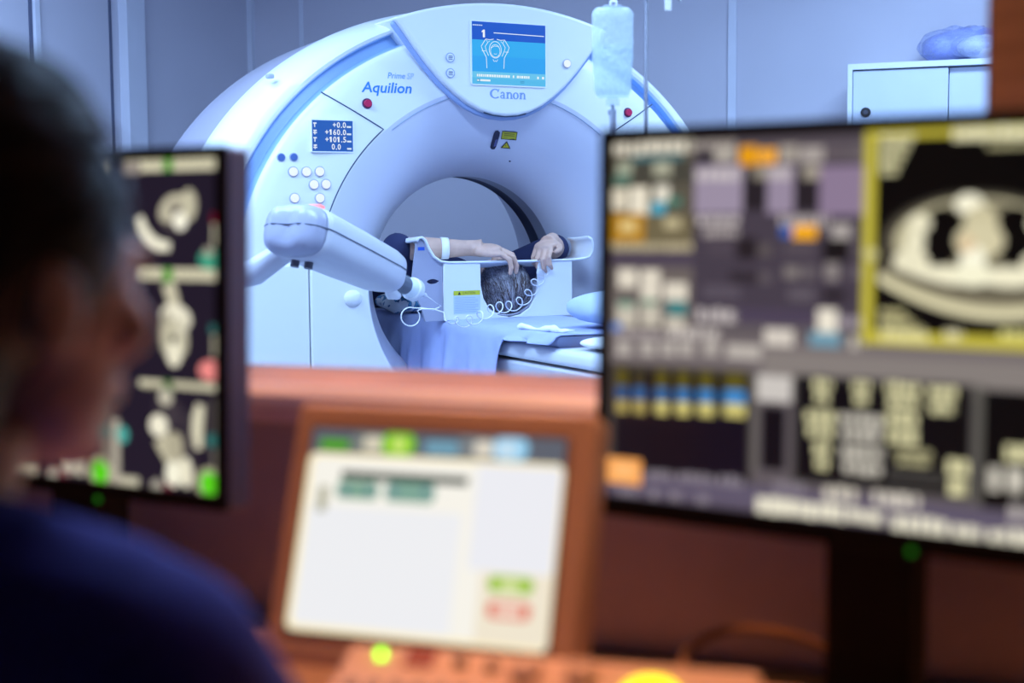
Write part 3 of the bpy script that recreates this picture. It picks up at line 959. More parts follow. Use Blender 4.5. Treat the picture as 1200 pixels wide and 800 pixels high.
def hair_strands(name, parent, M, scale, sel, count, length, m, seed=1, width=.0013, flow=None, lift=.004):
    rnd = random.Random(seed)
    mb = MB()
    R3 = M.to_3x3()
    n = 0
    while n < count:
        d = Vector((rnd.gauss(0, 1), rnd.gauss(0, 1), rnd.gauss(0, 1))).normalized()
        if not sel(d): continue
        n += 1
        def surf(d, h): return Vector((d.x * (.079 + h), -.010 + d.y * (.099 + h), .03 + d.z * (.098 + h))) * scale
        fl = flow(d) if flow else Vector((0, -.3, -1))
        fl = fl + Vector((rnd.gauss(0, .25), rnd.gauss(0, .25), rnd.gauss(0, .25)))
        pts = []
        dd = d.copy()
        for k_ in range(5):
            pts.append(M @ surf(dd, lift * (.3 + .35 * k_) * rnd.uniform(.6, 1.2)))
            t = fl - dd * fl.dot(dd)
            dd = (dd + t.normalized() * length / 4 / .095).normalized() if t.length > 1e-4 else dd
        mb.tube(pts, [width, width * 1.1, width, width * .8, width * .3], 4)
    o = mb.build(name, m, parent, smooth=True)
    return tag(o, kind='stuff')
def hand(mb, M, side, curl, spread=.0, thumb=None, scale=1.0, nails=None):
    """M: wrist at the origin, fingers along +y, palm facing -z, thumb on side*x"""
    s = scale
    T = lambda p: M @ (Vector(p) * s)
    R3 = M.to_3x3()
    mb.ellipsoid(T((0, .045, 0)), (.040 * s, .052 * s, .0145 * s), R3)
    mb.ellipsoid(T((side * .012, .062, .002)), (.034 * s, .034 * s, .014 * s), R3)
    mb.ellipsoid(T((side * .024, .035, -.008)), (.018 * s, .032 * s, .014 * s), R3)
    mb.tube([T((0, -.03, 0)), T((0, .012, 0)), T((0, .03, 0))], [.026 * s, .027 * s, .030 * s], 12)
    lens = [(.028, .088, (.042, .025, .020)), (.010, .094, (.046, .029, .022)), (-.010, .090, (.043, .027, .021)), (-.028, .080, (.034, .020, .018))]
    for i, (x, y, ls) in enumerate(lens):
        p = Vector((side * x, y - .018, .002)); a = 0.0
        pts = [p.copy()]
        sp = side * spread * (1.5 - i) / 1.5
        for k_, l_ in enumerate(ls):
            a += math.radians(curl[i][k_])
            d = Vector((math.sin(sp), math.cos(a) * math.cos(sp), -math.sin(a)))
            p = p + d * (l_ + (.018 if k_ == 0 else 0)); pts.append(p.copy())
        r = .0092 if i < 3 else .0080
        mb.tube([T(q) for q in pts], [r * 1.08 * s, r * 1.02 * s, r * .94 * s, r * .78 * s], 10, round_ends=True)
        for q in pts[1:-1]: mb.ellipsoid(T(q), (r * 1.06 * s,) * 3, R3, 10, 6)
        if nails is not None: nails.append((T(pts[-1]), T(pts[-1]) - T(pts[-2]), R3))
    th = thumb or [(.030, .022, -.006), (.050, .045, -.012), (.056, .072, -.014), (.052, .094, -.016)]
    mb.tube([T((side * a, b, c)) for a, b, c in th], [.013 * s, .0115 * s, .0105 * s, .0085 * s], 10, round_ends=True)
def frame(o, y, z):
    y = Vector(y).normalized(); z = Vector(z); z = (z - y * z.dot(y)).normalized(); x = y.cross(z)
    M = Matrix((x, y, z)).transposed().to_4x4(); M.translation = Vector(o)
    return M
body = MB()
HM = frame(L(.035, .085, .978), (0, .08, 1), (0, -1, .12))      # face up, crown to the window
head_prims(body, HM, 1.06)
body.tube([L(.03, .16, .955), L(.015, .26, .945), L(0, .35, .945)], [.055, .056, .075], 14)
body.tube([L(0, .33, .95), L(0, .42, .965), L(0, .60, .97), L(0, .80, .965), L(0, .95, .96)], [.07, .105, .115, .11, .105], 16, round_ends=True)
for q in (-1, 1):
    body.ellipsoid(L(q * .09, .45, .965), (.11, .13, .085)); body.ellipsoid(L(q * .07, .92, .96), (.11, .13, .085))
    body.tube([L(q * .09, .95, .955), L(q * .10, 1.35, .955), L(q * .10, 1.42, .955), L(q * .10, 1.72, .935)], [.085, .062, .058, .042], 12, round_ends=True)
    body.tube([L(q * .10, 1.70, .92), L(q * .11, 1.73, 1.02), L(q * .11, 1.745, 1.10)], [.04, .038, .03], 10, round_ends=True)
# raised arms: shoulder > elbow > wrist
Ls, Le, Lw = L(-.17, .40, .985), L(-.375, .085, 1.128), L(-.112, .012, 1.128)
Rs, Re, Rw = L(.17, .42, .985), L(.335, .20, 1.115), L(.212, .012, 1.148)
for a, b, c in ((Ls, Le, Lw), (Rs, Re, Rw)):
    body.tube([a, a.lerp(b, .5), b], [.062, .052, .043], 14, round_ends=True)
    body.tube([b, b.lerp(c, .35), b.lerp(c, .75), c], [.042, .043, .033, .027], 14, round_ends=True)
nails = []
# hand on the left of the picture: back of the hand up, fingers over the front edge of the board
hand(body, frame(Lw, (.86, -.50, -.02), (.10, -.30, 1)), 1, [(30, 46, 24), (26, 44, 24), (24, 42, 24), (24, 40, 24)], .16, scale=1.12, nails=nails,
     thumb=[(.028, .018, -.004), (.040, .040, -.008), (.043, .064, -.010), (.040, .086, -.012)])
# hand on the right: gripping the edge, knuckles to the window
hand(body, frame(Rw, (-.72, -.62, -.22), (-.35, -.25, 1)), -1, [(30, 55, 40), (34, 58, 40), (36, 58, 40), (38, 58, 40)], .08, scale=1.06, nails=nails)
bo = fuse('body', body, .0038, 'skin_pale', pat, smooth=5)
gown = MB()
gown.tube([L(0, .37, .955), L(0, .42, .968), L(0, .60, .975), L(0, .80, .97), L(0, .97, .965)], [.09, .12, .13, .125, .12], 18, round_ends=True)
for q in (-1, 1):
    gown.ellipsoid(L(q * .10, .47, .97), (.125, .15, .095)); gown.ellipsoid(L(q * .085, .92, .965), (.125, .15, .095))
    gown.tube([L(q * .09, .95, .96), L(q * .10, 1.35, .96), L(q * .10, 1.66, .945)], [.098, .076, .062], 12, round_ends=True)
for a, b in ((Ls, Le), (Rs, Re)):
    gown.tube([a, a.lerp(b, .5), a.lerp(b, 1.0)], [.078, .068, .060], 14, round_ends=True)
fuse('clothes', gown, .008, 'navy_cloth', pat, smooth=6)
up = lambda d: d.z > -.15 or d.y < -.15
fz = lambda d: Vector((0, -.6, .55)) - Vector((d.x, d.y, 0)) * -.7
cap = MB()
cap.ellipsoid(HM @ Vector((0, -.016, .038)), (.087, .103, .104), HM.to_3x3(), 24, 16)
hc_ = fuse('hair', cap, .006, 'hair_grey', pat, smooth=3)
hair_strands('hair_strand', pat, HM, 1.07, lambda d: d.z > -.3 and not (d.y > .55 and d.z < .45), 1500, .062, 'hair_grey_light', 5, .0011, flow=lambda d: Vector((d.x * 1.2, .9, .25)), lift=.007)
hair_strands('hair_strand', pat, HM, 1.07, lambda d: d.z > -.4 and not (d.y > .55 and d.z < .45), 900, .055, 'hair_grey', 6, .0012, flow=lambda d: Vector((d.x * 1.2, .6, .1)), lift=.009)
hair_strands('hair_strand', pat, HM, 1.07, lambda d: d.z > -.1 and d.y < .0, 350, .05, 'hair_light', 8, .0012, flow=lambda d: Vector((d.x * 1.2, .9, .1)), lift=.009)
# identity band round the left-hand wrist
wd = (Lw - Le).normalized()
wc = Le.lerp(Lw, .62)
wb = MB()
rows = []
fx = frame(wc, wd, (0, 0, 1))
for yv, rr in ((-.014, .0385), (-.0135, .0408), (.0135, .0388), (.014, .0365)):
    rows.append([fx @ Vector((rr * math.cos(t), yv, rr * math.sin(t))) for t in [2 * PI * i / 28 for i in range(28)]])
o = wb.loft(rows, False, False).build('wrist_band', 'wrist_band', None, smooth=True)
o.matrix_world = pat.matrix_basis @ o.matrix_basis
o.location = pat.location; o.rotation_euler = (0, 0, TH)
tag(o, 'white identity wristband round the forearm lying on the arm tray', 'wristband')

# patterned cloth bunched beside the couch pad
def patterned():
    m = bpy.data.materials.new('patterned_cloth'); m.use_nodes = True
    nt = m.node_tree; b = nt.nodes['Principled BSDF']; b.inputs['Roughness'].default_value = .9
    vz = nt.nodes.new('ShaderNodeTexWave'); vz.inputs['Scale'].default_value = 9; vz.inputs['Distortion'].default_value = 7; vz.inputs['Detail'].default_value = 2; vz.inputs['Detail Scale'].default_value = 3
    tc = nt.nodes.new('ShaderNodeTexCoord'); nt.links.new(tc.outputs['Object'], vz.inputs['Vector'])
    r = nt.nodes.new('ShaderNodeValToRGB'); r.color_ramp.interpolation = 'CONSTANT'
    r.color_ramp.elements[0].color = (.85, .9, .95, 1)
    r.color_ramp.elements[1].position = .68; r.color_ramp.elements[1].color = (.02, .13, .36, 1)
    e2 = r.color_ramp.elements.new(.85); e2.color = (.10, .36, .62, 1)
    nt.links.new(vz.outputs['Fac'], r.inputs['Fac']); nt.links.new(r.outputs['Color'], b.inputs['Base Color'])
    MATS['patterned_cloth'] = m
patterned()
pillow('patterned_cloth', 'patterned_cloth', .075, .16, .036, 'bunched white and blue patterned cloth on the couch under the injector tip', 'cloth', gw(-.205, .44, .876), TH + .1, 2.2, rough=.016, seed=9)

# ================================================================== contrast injector on its stand
inj = empty('contrast_injector', (0, 0, 0), 0, 'white contrast injector head with red light and clear syringe on a swivel arm', 'injector')
ib = Vector(at_depth(205, 300, 4.05)); ib.z = 0
inj.location = ib
def I(p): return Vector(p) - ib
rear, front = at_depth(349, 271, 3.86), at_depth(458, 322, 4.28)
ax_ = (front - rear); LEN = ax_.length; ax_.normalize()
sd = ax_.cross(Vector((0, 0, 1))).normalized()
upv = sd.cross(ax_).normalized()
def stadium(t, w, h, sharp=3.0, n=36, lift=0.0):
    c = rear + ax_ * (t * LEN) + upv * lift
    out = []
    for i in range(n):
        a = 2 * PI * i / n
        e_ = lambda v: math.copysign(abs(v) ** (2 / sharp), v)
        out.append(I(c + sd * (w * e_(math.cos(a))) + upv * (h * e_(math.sin(a)))))
    return out
sect = [(.0, .098, .073), (.06, .100, .075), (.5, .091, .071), (.85, .080, .066), (.94, .072, .060), (.985, .058, .049), (1.0, .040, .035)]
hd = MB().loft([stadium(*s_) for s_ in sect]).build('injector_head', 'injector_white', inj, smooth=True)
def cap_ring(t, k_, dome):
    base_ = stadium(0, .0975 * k_, .0728 * k_)
    out = []
    for p_ in base_:
        w_ = (p_ - I(rear)).dot(sd)
        b_ = math.exp(-((abs(w_) - .044) / .026) ** 2)
        out.append(p_ - ax_ * (t + dome * b_))
    return out
MB().loft([cap_ring(-.001, 1.0, 0), cap_ring(.012, .99, 0), cap_ring(.026, .95, .002), cap_ring(.037, .87, .006), cap_ring(.043, .75, .010), cap_ring(.045, .55, .014), cap_ring(.046, .3, .014), cap_ring(.046, .05, .01)]).build('rear_cap', 'injector_grey', hd, smooth=True)
MB().tube([I(rear - ax_ * d_ + sd * w_ + upv * .006) for w_, d_ in ((-.099, .0), (-.096, .016), (-.088, .034), (-.07, .048), (-.044, .0585), (-.02, .0525), (0, .048), (.02, .0525), (.044, .0585), (.07, .048), (.088, .034), (.096, .016), (.099, .0))], .0018, 6).build('cap_seam', 'seam_dark', hd)
# seam
sm = [I(rear + ax_ * (t * LEN) - sd * (w + .0006) + upv * .008) for t, w in ((0.0, .098), (.06, .100), (.5, .0912), (.85, .0802), (.94, .0722))]
MB().tube(sm, .0016, 6).build('seam', 'seam_dark', hd)
sm = [I(rear + ax_ * (t * LEN) + sd * (w + .0006) + upv * .008) for t, w in ((0.0, .098), (.06, .100), (.5, .0912), (.85, .0802), (.94, .0722))]
MB().tube(sm, .0016, 6).build('seam', 'seam_dark', hd)
# red signal light
c = rear + ax_ * .012 + upv * .0705 + sd * .040
fb = Matrix((sd, ax_, upv)).transposed().to_4x4(); fb.translation = I(c)
def oriented_box(M, hx, hy, hz):
    mb = MB().box(-hx, hx, -hy, hy, -hz, hz)
    mb.v = [tuple(M @ Vector(p)) for p in mb.v]
    return mb
oriented_box(fb, .022, .012, .007).build('signal_light', 'led_red', hd, bevel=.004)
# cable sockets under the tail
for k_, off in enumerate((-.01, .022)):
    c = rear + ax_ * (.035 + off * .6) - upv * .066 + sd * (off * 1.0 - .005)
    MB().tube([I(c + upv * .012), I(c - upv * .004), I(c - upv * .005), I(c - upv * .026)], [.015, .015, .012, .012], 14).build('cable_socket', 'dark_steel', hd, smooth=True, auto=40)
for t in (.28, .62, .9):
    c = rear + ax_ * (t * LEN) - sd * (.09 - .014 * t) - upv * .018
    MB().disc(I(c + sd * .012), -sd, .0035, .0125, 10).build('screw_cap', 'seam_dark', hd)
# syringe
s0 = front - upv * .012
s1 = s0 + ax_ * .150
MB().tube([I(s0 - ax_ * .01), I(s1)], .031, 20).build('syringe_barrel', 'clear_plastic', inj, smooth=True, auto=40)
MB().tube([I(s0 - ax_ * .005), I(s0 + ax_ * .085)], .0285, 20).build('syringe_plunger', 'tube_dark', inj, smooth=True, auto=40)
MB().tube([I(s0 + ax_ * .122), I(s0 + ax_ * .125), I(s0 + ax_ * .147), I(s0 + ax_ * .151)], [.032, .036, .036, .032], 20).build('syringe_collar', 'support_white', inj, smooth=True, auto=50)
tip = s1 + ax_ * .06
MB().tube([I(s1), I(s1 + ax_ * .022), I(s1 + ax_ * .026), I(tip)], [.031, .012, .008, .006], 16).build('syringe_tip', 'tube_white', inj, smooth=True, auto=50)
MB().tube([I(s0 - ax_ * .02 - upv * .02), I(s0 + ax_ * .02 - upv * .042), I(s0 + ax_ * .055 - upv * .040)], [.012, .02, .012], 10).build('cradle_clip', 'support_white', inj, smooth=True)
# swivel arm and stand
top = ib + Vector((0, 0, 1.06))
mid = rear - upv * .035 + ax_ * .07 - sd * .05
MB().tube([I(mid + ax_ * .06), I(mid - ax_ * .03 + Vector((0, .02, 0))), I(mid.lerp(top, .35) + Vector((0, .03, -.03))), I(mid.lerp(top, .75) + Vector((0, .02, -.03))), I(top)], [.034, .036, .038, .036, .034], 16, round_ends=True).build('swivel_arm', 'injector_white', inj, smooth=True)
MB().tube([(0, 0, .08), (0, 0, .55), (0, 0, .551), (0, 0, 1.09)], [.034, .034, .026, .026], 16, round_ends=True).build('stand_column', 'injector_white', inj, smooth=True, auto=40)
for i in range(5):
    a = 2 * PI * i / 5 + .3
    d = Vector((math.cos(a), math.sin(a), 0))
    lg = MB().tube([d * .02 + Vector((0, 0, .10)), d * .27 + Vector((0, 0, .075))], [.026, .018], 10).build('base_leg', 'injector_white', inj, smooth=True, auto=40)
    n_ = Vector((-d.y, d.x, 0))
    MB().tube([d * .265 + n_ * -.012 + Vector((0, 0, .034)), d * .265 + n_ * .012 + Vector((0, 0, .034))], .034, 14).build('caster', 'black_plastic', lg)

# coiled contrast line from the syringe to the patient's hand
def line():
    pts = [tip]
    vtx = lambda x, y, v: (lambda uz: gw(uz[0], v, uz[1]))(gp(x, y, v))
    def arc(cx, cy, r, a0, a1, v, n=16):
        return [vtx(cx + r * math.cos(math.radians(a0 + (a1 - a0) * i / n)), cy + r * math.sin(math.radians(a0 + (a1 - a0) * i / n)), v) for i in range(n + 1)]
    pts += [vtx(517, 359, -.32), vtx(508, 363, -.33), vtx(496, 361, -.33)]
    pts += arc(481, 371, 11, -70, -400, -.335)
    pts += [vtx(494, 362, -.34), vtx(508, 362, -.345), vtx(520, 366, -.35)]
    cl = [(522, 376), (534, 377), (546, 377), (556, 374), (566, 369), (576, 363), (584, 360), (592, 360), (602, 358), (612, 353), (620, 345), (626, 335), (632, 326), (637, 318), (641, 308), (645, 300)]
    dep = lambda x: -.42 + (.345) * max(0, min(1, (x - 560) / 40))
    loops = 12
    n = loops * 16
    def cen(t):
        f = t * (len(cl) - 1); i = min(int(f), len(cl) - 2); f -= i
        return cl[i][0] + (cl[i + 1][0] - cl[i][0]) * f, cl[i][1] + (cl[i + 1][1] - cl[i][1]) * f
    for i in range(n + 1):
        t = i / n
        x, y = cen(t)
        a = 2 * PI * loops * t
        r = 6.4 * min(1, t * 12, (1 - t) * 9 + .15)
        pts.append(vtx(x + r * math.cos(a + 2), y - r * math.sin(a + 2), dep(x) - .006 * math.cos(a)))
    o = MB().tube(pts, .0021, 8).build('coiled_tube', 'tube_white', None, smooth=True)
    tag(o, 'coiled white plastic tubing from the syringe across the sheet to the hand', 'tubing')
line()

# ================================================================== drip stand
ivp = at_depth(757, 80, 3.30); ivp.z = 0
iv = empty('drip_stand', ivp, 0, 'slim steel drip stand in front of the scanner right side', 'drip stand')
MB().tube([(0, 0, .06), (0, 0, 1.15)], .0125, 12).build('outer_tube', 'steel', iv, smooth=True, auto=40)
hx = at_depth(718, 5, 3.30).x - ivp.x
hz = at_depth(718, 4, 3.30).z - 1.945
MB().tube([(0, 0, .06), (0, 0, 2.08 + hz)], .0045, 12).build('pole', 'dark_steel', iv, smooth=True)
MB().tube([(hx, 0, 1.985 + hz), (hx - .004, 0, 1.955 + hz), (hx + .006, 0, 1.945 + hz), (hx + .012, 0, 1.955 + hz), (hx + .01, 0, 2.03 + hz), (hx * .6, 0, 2.065 + hz), (0, 0, 2.06 + hz), (-hx * .5, 0, 2.05 + hz), (-hx * .85, 0, 2.0 + hz), (-hx * .95, 0, 1.955 + hz), (-hx * 1.06, 0, 1.945 + hz), (-hx * 1.1, 0, 1.965 + hz)], .004, 8).build('hook', 'steel', iv, smooth=True)
for i in range(5):
    a = 2 * PI * i / 5
    d = Vector((math.cos(a), math.sin(a), 0))
    lg = MB().tube([Vector((0, 0, .10)), d * .24 + Vector((0, 0, .06))], .011, 8).build('base_leg', 'steel', iv, smooth=True)
    n_ = Vector((-d.y, d.x, 0))
    MB().tube([d * .24 - n_ * .01 + Vector((0, 0, .026)), d * .24 + n_ * .01 + Vector((0, 0, .026))], .026, 12).build('caster', 'black_plastic', lg)
# fluid bag
bg0 = at_depth(718, 126, 3.30)
bag = empty('infusion_bag', bg0, 0, 'clear infusion bag hanging from the drip stand hook', 'infusion bag')
bh = at_depth(718, 10, 3.30).z - bg0.z
def bag_rows(sc=1.0, z0=0.06, z1=1.0):
    rows = []
    for i in range(27):
        t = z0 + (z1 - z0) * i / 26
        w = .0475
        if t < .22: w = .016 + (.0435 - .016) * math.sin((t - .0) / .22 * PI / 2) ** .8
        elif t < .5: w = .0435 + .004 * (t - .22) / .28
        if t > .93: w = .0475 - .013 * ((t - .93) / .07) ** 2
        dth = .020 * (1 - .55 * t) * (1 if t > .16 else .55 + .45 * t / .16) * (1 - ((t - .9) / .1) ** 2 * .75 if t > .9 else 1)
        row = []
        for k_ in range(36):
            a = 2 * PI * k_ / 36
            e_ = lambda v, q: math.copysign(abs(v) ** (2 / q), v)
            wr = .0022 * noise.noise(Vector((math.cos(a) * 5, t * 22, math.sin(a) * 5)))
            row.append(Vector(((w * sc + wr) * e_(math.cos(a), 2.4), (dth * sc + wr) * e_(math.sin(a), 2.2), t * bh)))
        rows.append(row)
    return rows
MB().loft(bag_rows(1, .10, 1.0)).build('bag_film', 'bag_film', bag, smooth=True)
MB().loft(bag_rows(.9, .13, .62)).build('fluid', 'clear_plastic', bag, smooth=True)
MB().box(-.022, .022, -.009, .009, .995 * bh, 1.02 * bh).build('hanger_tab', 'clear_plastic', bag, bevel=.004)
MB().tube([(0, 0, bh * 1.0), (-.006, 0, bh * 1.03), (-.004, 0, bh * 1.055), (.006, 0, bh * 1.06), (.01, 0, bh * 1.03), (.004, 0, bh * 1.0)], .0028, 6).build('hanger_loop', 'tube_white', bag, smooth=True)
MB().tube([(0, 0, .105 * bh), (0, 0, .09 * bh), (0, 0, .085 * bh), (0, 0, .02 * bh)], [.013, .013, .0155, .015], 16).build('port_collar', 'clear_plastic', bag, smooth=True, auto=40)
MB().tube([(0, 0, .03 * bh), (0, 0, -.008), (0, 0, -.010), (0, 0, -.055), (0, 0, -.065)], [.004, .004, .008, .008, .003], 12).build('drip_chamber', 'bezel_grey', bag, smooth=True, auto=40)
MB().box(-.011, .008, -.005, .005, -.016, -.005).build('clamp', 'bezel_grey', bag, bevel=.002)
MB().tube([(0, 0, -.062), (.004, 0, -.25), (.03, .0, -.5), (.07, -.005, -.62), (.085, -.012, -.5), (.08, -.012, -.4)], .0018, 6).build('drip_line', 'tube_white', bag, smooth=True)
# white tag on the other hook
tg = at_depth(783, 6, 3.30)
o = MB().box(-.008, .008, -.001, .001, -.013, .03).build('hook_tag', 'white_linen', None, bevel=.001)
o.location = tg
tag(o, 'small white tag hanging from the right hand hook of the drip stand', 'tag')

# ================================================================== cupboard on the back wall
cab = empty('storage_cabinet', wl(-.884, 6.45, 0), -WA, 'tall pale blue cupboard with sliding doors against the back wall', 'cabinet')
CW, CD, CH = 1.15, .43, 1.90
mb = MB()
mb.box(0, .02, 0, CD, 0, CH).box(CW - .02, CW, 0, CD, 0, CH).box(.02, CW - .02, 0, CD, CH - .025, CH).box(.02, CW - .02, 0, CD, 0, .06).box(.02, CW - .02, CD - .015, CD, .06, CH - .025)
mb.build('body', 'cabinet_trim', cab)
d1 = MB().box(.022, .424, .012, .030, .065, CH - .03).build('sliding_door', 'cabinet_paint', cab, bevel=.002)
d2 = MB().box(.426, .80, .034, .052, .065, CH - .03).build('sliding_door', 'cabinet_paint', cab, bevel=.002)
d3 = MB().box(.78, CW - .022, .012, .030, .065, CH - .03).build('sliding_door', 'cabinet_paint', cab, bevel=.002)
MB().disc((.078, .014, 1.688), (0, -1, 0), .022, .006, 20).build('finger_pull', 'satin_black', d1)
MB().disc((.078, .008, 1.688), (0, -1, 0), .010, .003, 14).build('lock', 'dark_steel', d1)
MB().disc((CW - .09, .014, 1.688), (0, -1, 0), .022, .006, 20).build('finger_pull', 'satin_black', d3)
def wrapped(name, m, hx, hy, hz, loc, label, seed):
    o = pillow(name, m, hx, hy, hz, label, 'package', loc, -WA, 3.2, rough=.02, seed=seed)
    w = pillow('plastic_wrap', 'clear_wrap', hx * 1.06, hy * 1.06, hz * 1.08, None, None, loc, -WA, 3.4, rough=.035, seed=seed + 5)
    w.location = (0, 0, -hz * .04); w.rotation_euler = (0, 0, 0); w.parent = o
    return o
wrapped('wrapped_linen', 'wrapped_blue', .19, .12, .082, wl(-.40, 6.74, CH + .004), 'crumpled blue bundle wrapped in clear plastic on the cupboard', 2)
wrapped('wrapped_linen', 'wrapped_white', .15, .075, .050, wl(-.285, 6.53 - .0, CH + .006) , 'pale wrapped pack in front of the blue bundle on the cupboard', 6)

# ================================================================== control desk
DZ = .75
desk = empty('control_desk', wl(-.35, 1.0, 0), -WA, 'long wooden control desk under the observation window', 'desk')
MB().box(-1.5, 1.3, -.40, .452, DZ - .035, DZ).build('desk_top', 'desk_laminate', desk, bevel=.004)
for x in (-1.47, 1.23):
    MB().box(x, x + .035, -.33, .42, 0, DZ - .035).build('side_panel', 'desk_laminate', desk, bevel=.003)
MB().box(-1.43, 1.23, .40, .42, .3, DZ - .035).build('modesty_panel', 'desk_laminate', desk)
MB().box(-1.5, 1.3, .435, .452, DZ, DZ + .012).build('rear_gap_shade', 'satin_black', desk)  # black strip stands for the shadowed gap along the back edge of the desk

def monitor(loc, yaw, tilt, w, h, bez, label, led_px, neck=(.078, .05), nx0=0.0):
    root = empty('computer_monitor', (loc[0], loc[1], DZ), yaw, label, 'monitor')
    zc = loc[2] - DZ
    ct, st = math.cos(tilt), math.sin(tilt)
    def T(x, y, z): return Vector((x, y * ct - z * st, zc + y * st + z * ct))
    def tb(mb):
        mb.v = [tuple(T(*p)) for p in mb.v]; return mb
    hs = tb(MB().prism(rrect(-w / 2, w / 2, -h / 2, h / 2, .008), lambda a, b: (a, 0, b), lambda a, b: (a, .036, b))).build('housing', 'monitor_side_lit', root, bevel=.003)
    ib_ = tb(MB().loft([[Vector((a, .036, b)) for a, b in rrect(-w * .38, w * .38, -h * .36, h * .36, .03)], [Vector((a, .060, b)) for a, b in rrect(-w * .30, w * .30, -h * .28, h * .28, .03)]])).build('rear_housing', 'black_plastic', hs, smooth=True, auto=30)
    # bezel frame
    bm = MB()
    bl_, bb = bez
    outer = [(-w / 2, -h / 2), (w / 2, -h / 2), (w / 2, h / 2), (-w / 2, h / 2)]
    inner = [(-w / 2 + bl_, -h / 2 + bb), (w / 2 - bl_, -h / 2 + bb), (w / 2 - bl_, h / 2 - bl_), (-w / 2 + bl_, h / 2 - bl_)]
    vs = [(a, -.004, b) for a, b in outer] + [(a, -.004, b) for a, b in inner] + [(a, .004, b) for a, b in outer] + [(a, .004, b) for a, b in inner]
    fs = []
    for i in range(4):
        j = (i + 1) % 4
        fs += [(i, j, 4 + j, 4 + i), (8 + i, 12 + i, 12 + j, 8 + j), (i, 8 + i, 8 + j, j), (4 + i, 4 + j, 12 + j, 12 + i)]
    bm.add(vs, fs)
    tb(bm).build('bezel', 'black_plastic', root, bevel=.0015)
    inv = Matrix.Rotation(-yaw, 3, 'Z')
    n = Matrix.Rotation(yaw, 3, 'Z') @ Vector((0, ct, st))
    p0 = Matrix.Rotation(yaw, 3, 'Z') @ T(0, 0, 0) + root.location
    lim = (w / 2 - bl_, -h / 2 + bb, h / 2 - bl_)
    def px(x, y):
        q = inv @ (hit(x, y, p0, n) - root.location)
        # undo tilt
        yy, zz = q.y, q.z - zc
        return (q.x, -yy * st + zz * ct)
    def place(a, b, l):
        a = max(-lim[0], min(lim[0], a)); b = max(lim[1], min(lim[2], b))
        return T(a, -.0006 - l, b)
    neck_w, neck_d = neck
    MB().box(-neck_w / 2 + nx0, neck_w / 2 + nx0, .055, .055 + neck_d, .012, zc + .02).build('stand_neck', 'black_plastic', root, bevel=.006)
    MB().prism(rrect(-.13, .13, -.06, .16, .03), lambda a, b: (a, b, 0), lambda a, b: (a, b, .014)).build('stand_base', 'black_plastic', root, bevel=.003)
    c = px(*led_px)
    MB().disc(T(c[0], -.003, c[1]), Vector((0, -1, 0)), .0032, .0022, 10).build('power_light', 'led_dim_green', root)
    return root, px, Paint(place, 1.2e-5), lim
def corners(px, x0, y0, x1, y1):
    if x1 - x0 > 150: return px(x0, y0), (px(x1, y0)[0], px(x0, y1)[1])
    xc, yc = (x0 + x1) / 2, (y0 + y1) / 2
    return (px(x0, yc)[0], px(xc, y0)[1]), (px(x1, yc)[0], px(xc, y1)[1])
def R_(P, px, x0, y0, x1, y1, col):
    a, b = corners(px, x0, y0, x1, y1)
    P.rect(a[0], b[1], b[0], a[1], col)
def text_row(P, px, x0, y0, x1, y1, col, back=None, seed=0, gap=.25):
    """a line of small lettering too blurred to read: short bars"""
    rnd = random.Random(seed)
    a, b = corners(px, x0, y0, x1, y1)
    if back: P.rect(a[0], b[1], b[0], a[1], back)
    x = a[0]; h_ = a[1] - b[1]
    while x < b[0]:
        w_ = h_ * rnd.uniform(.35, .8)
        P.rect(x, b[1] + h_ * rnd.uniform(0, .12), min(b[0], x + w_), a[1] - h_ * rnd.uniform(0, .15), col)
        x += w_ + h_ * gap * rnd.uniform(.5, 1.2)

# ------------------------------------------------------------------ right monitor
mr, px, P, lim = monitor((.3118, 1.1912, 1.1311), -.6063, -.0244, .556, .365, (.0125, .020), 'large black monitor on the right showing a chest cross section and scan settings', (1070, 645), (.082, .05), -.032)
r_ = lambda *a: R_(P, px, *a)
tr = lambda *a, **k: text_row(P, px, *a, **k)
P.rect(-lim[0], lim[1], lim[0], lim[2], (96, 88, 92))
# top left tool palette
r_(716, 162, 813, 294, (92, 86, 74))
tr(720, 166, 755, 182, (232, 224, 205), seed=1); tr(758, 163, 812, 180, (232, 224, 205), seed=2)
r_(741, 181, 800, 190, (66, 112, 118)); r_(742, 188, 812, 215, (72, 70, 62))
for x, y, a, b, c in ((724, 191, 741, 204, (165, 172, 150)), (766, 190, 787, 206, (172, 172, 150)), (720, 205, 739, 217, (84, 120, 106)), (718, 221, 736, 246, (222, 212, 190)), (739, 219, 760, 252, (235, 226, 205)), (768, 217, 785, 236, (228, 222, 205)), (764, 237, 780, 251, (70, 168, 196)), (783, 231, 798, 241, (70, 128, 112))):
    r_(x, y, a, b, c)
r_(716, 250, 756, 286, (182, 132, 36)); r_(727, 258, 746, 272, (224, 196, 130))
r_(758, 252, 812, 285, (112, 102, 76)); r_(779, 255, 798, 268, (190, 178, 140)); tr(718, 284, 812, 294, (190, 178, 145), back=(120, 110, 88), seed=3)
r_(716, 296, 814, 312, (78, 68, 84))
r_(716, 313, 812, 388, (108, 99, 96))
for i, (x, y, a, b) in enumerate(((725, 315, 747, 337), (752, 316, 774, 350), (779, 331, 806, 352), (723, 356, 746, 382), (752, 356, 774, 382), (780, 371, 803, 386))):
    r_(x, y, a, b, (226, 217, 200) if i < 3 else (200, 192, 176))
r_(783, 353, 805, 369, (60, 130, 132)); r_(726, 352, 742, 360, (110, 150, 130)); r_(752, 350, 770, 358, (120, 150, 130)); r_(718, 378, 729, 389, (70, 120, 200))
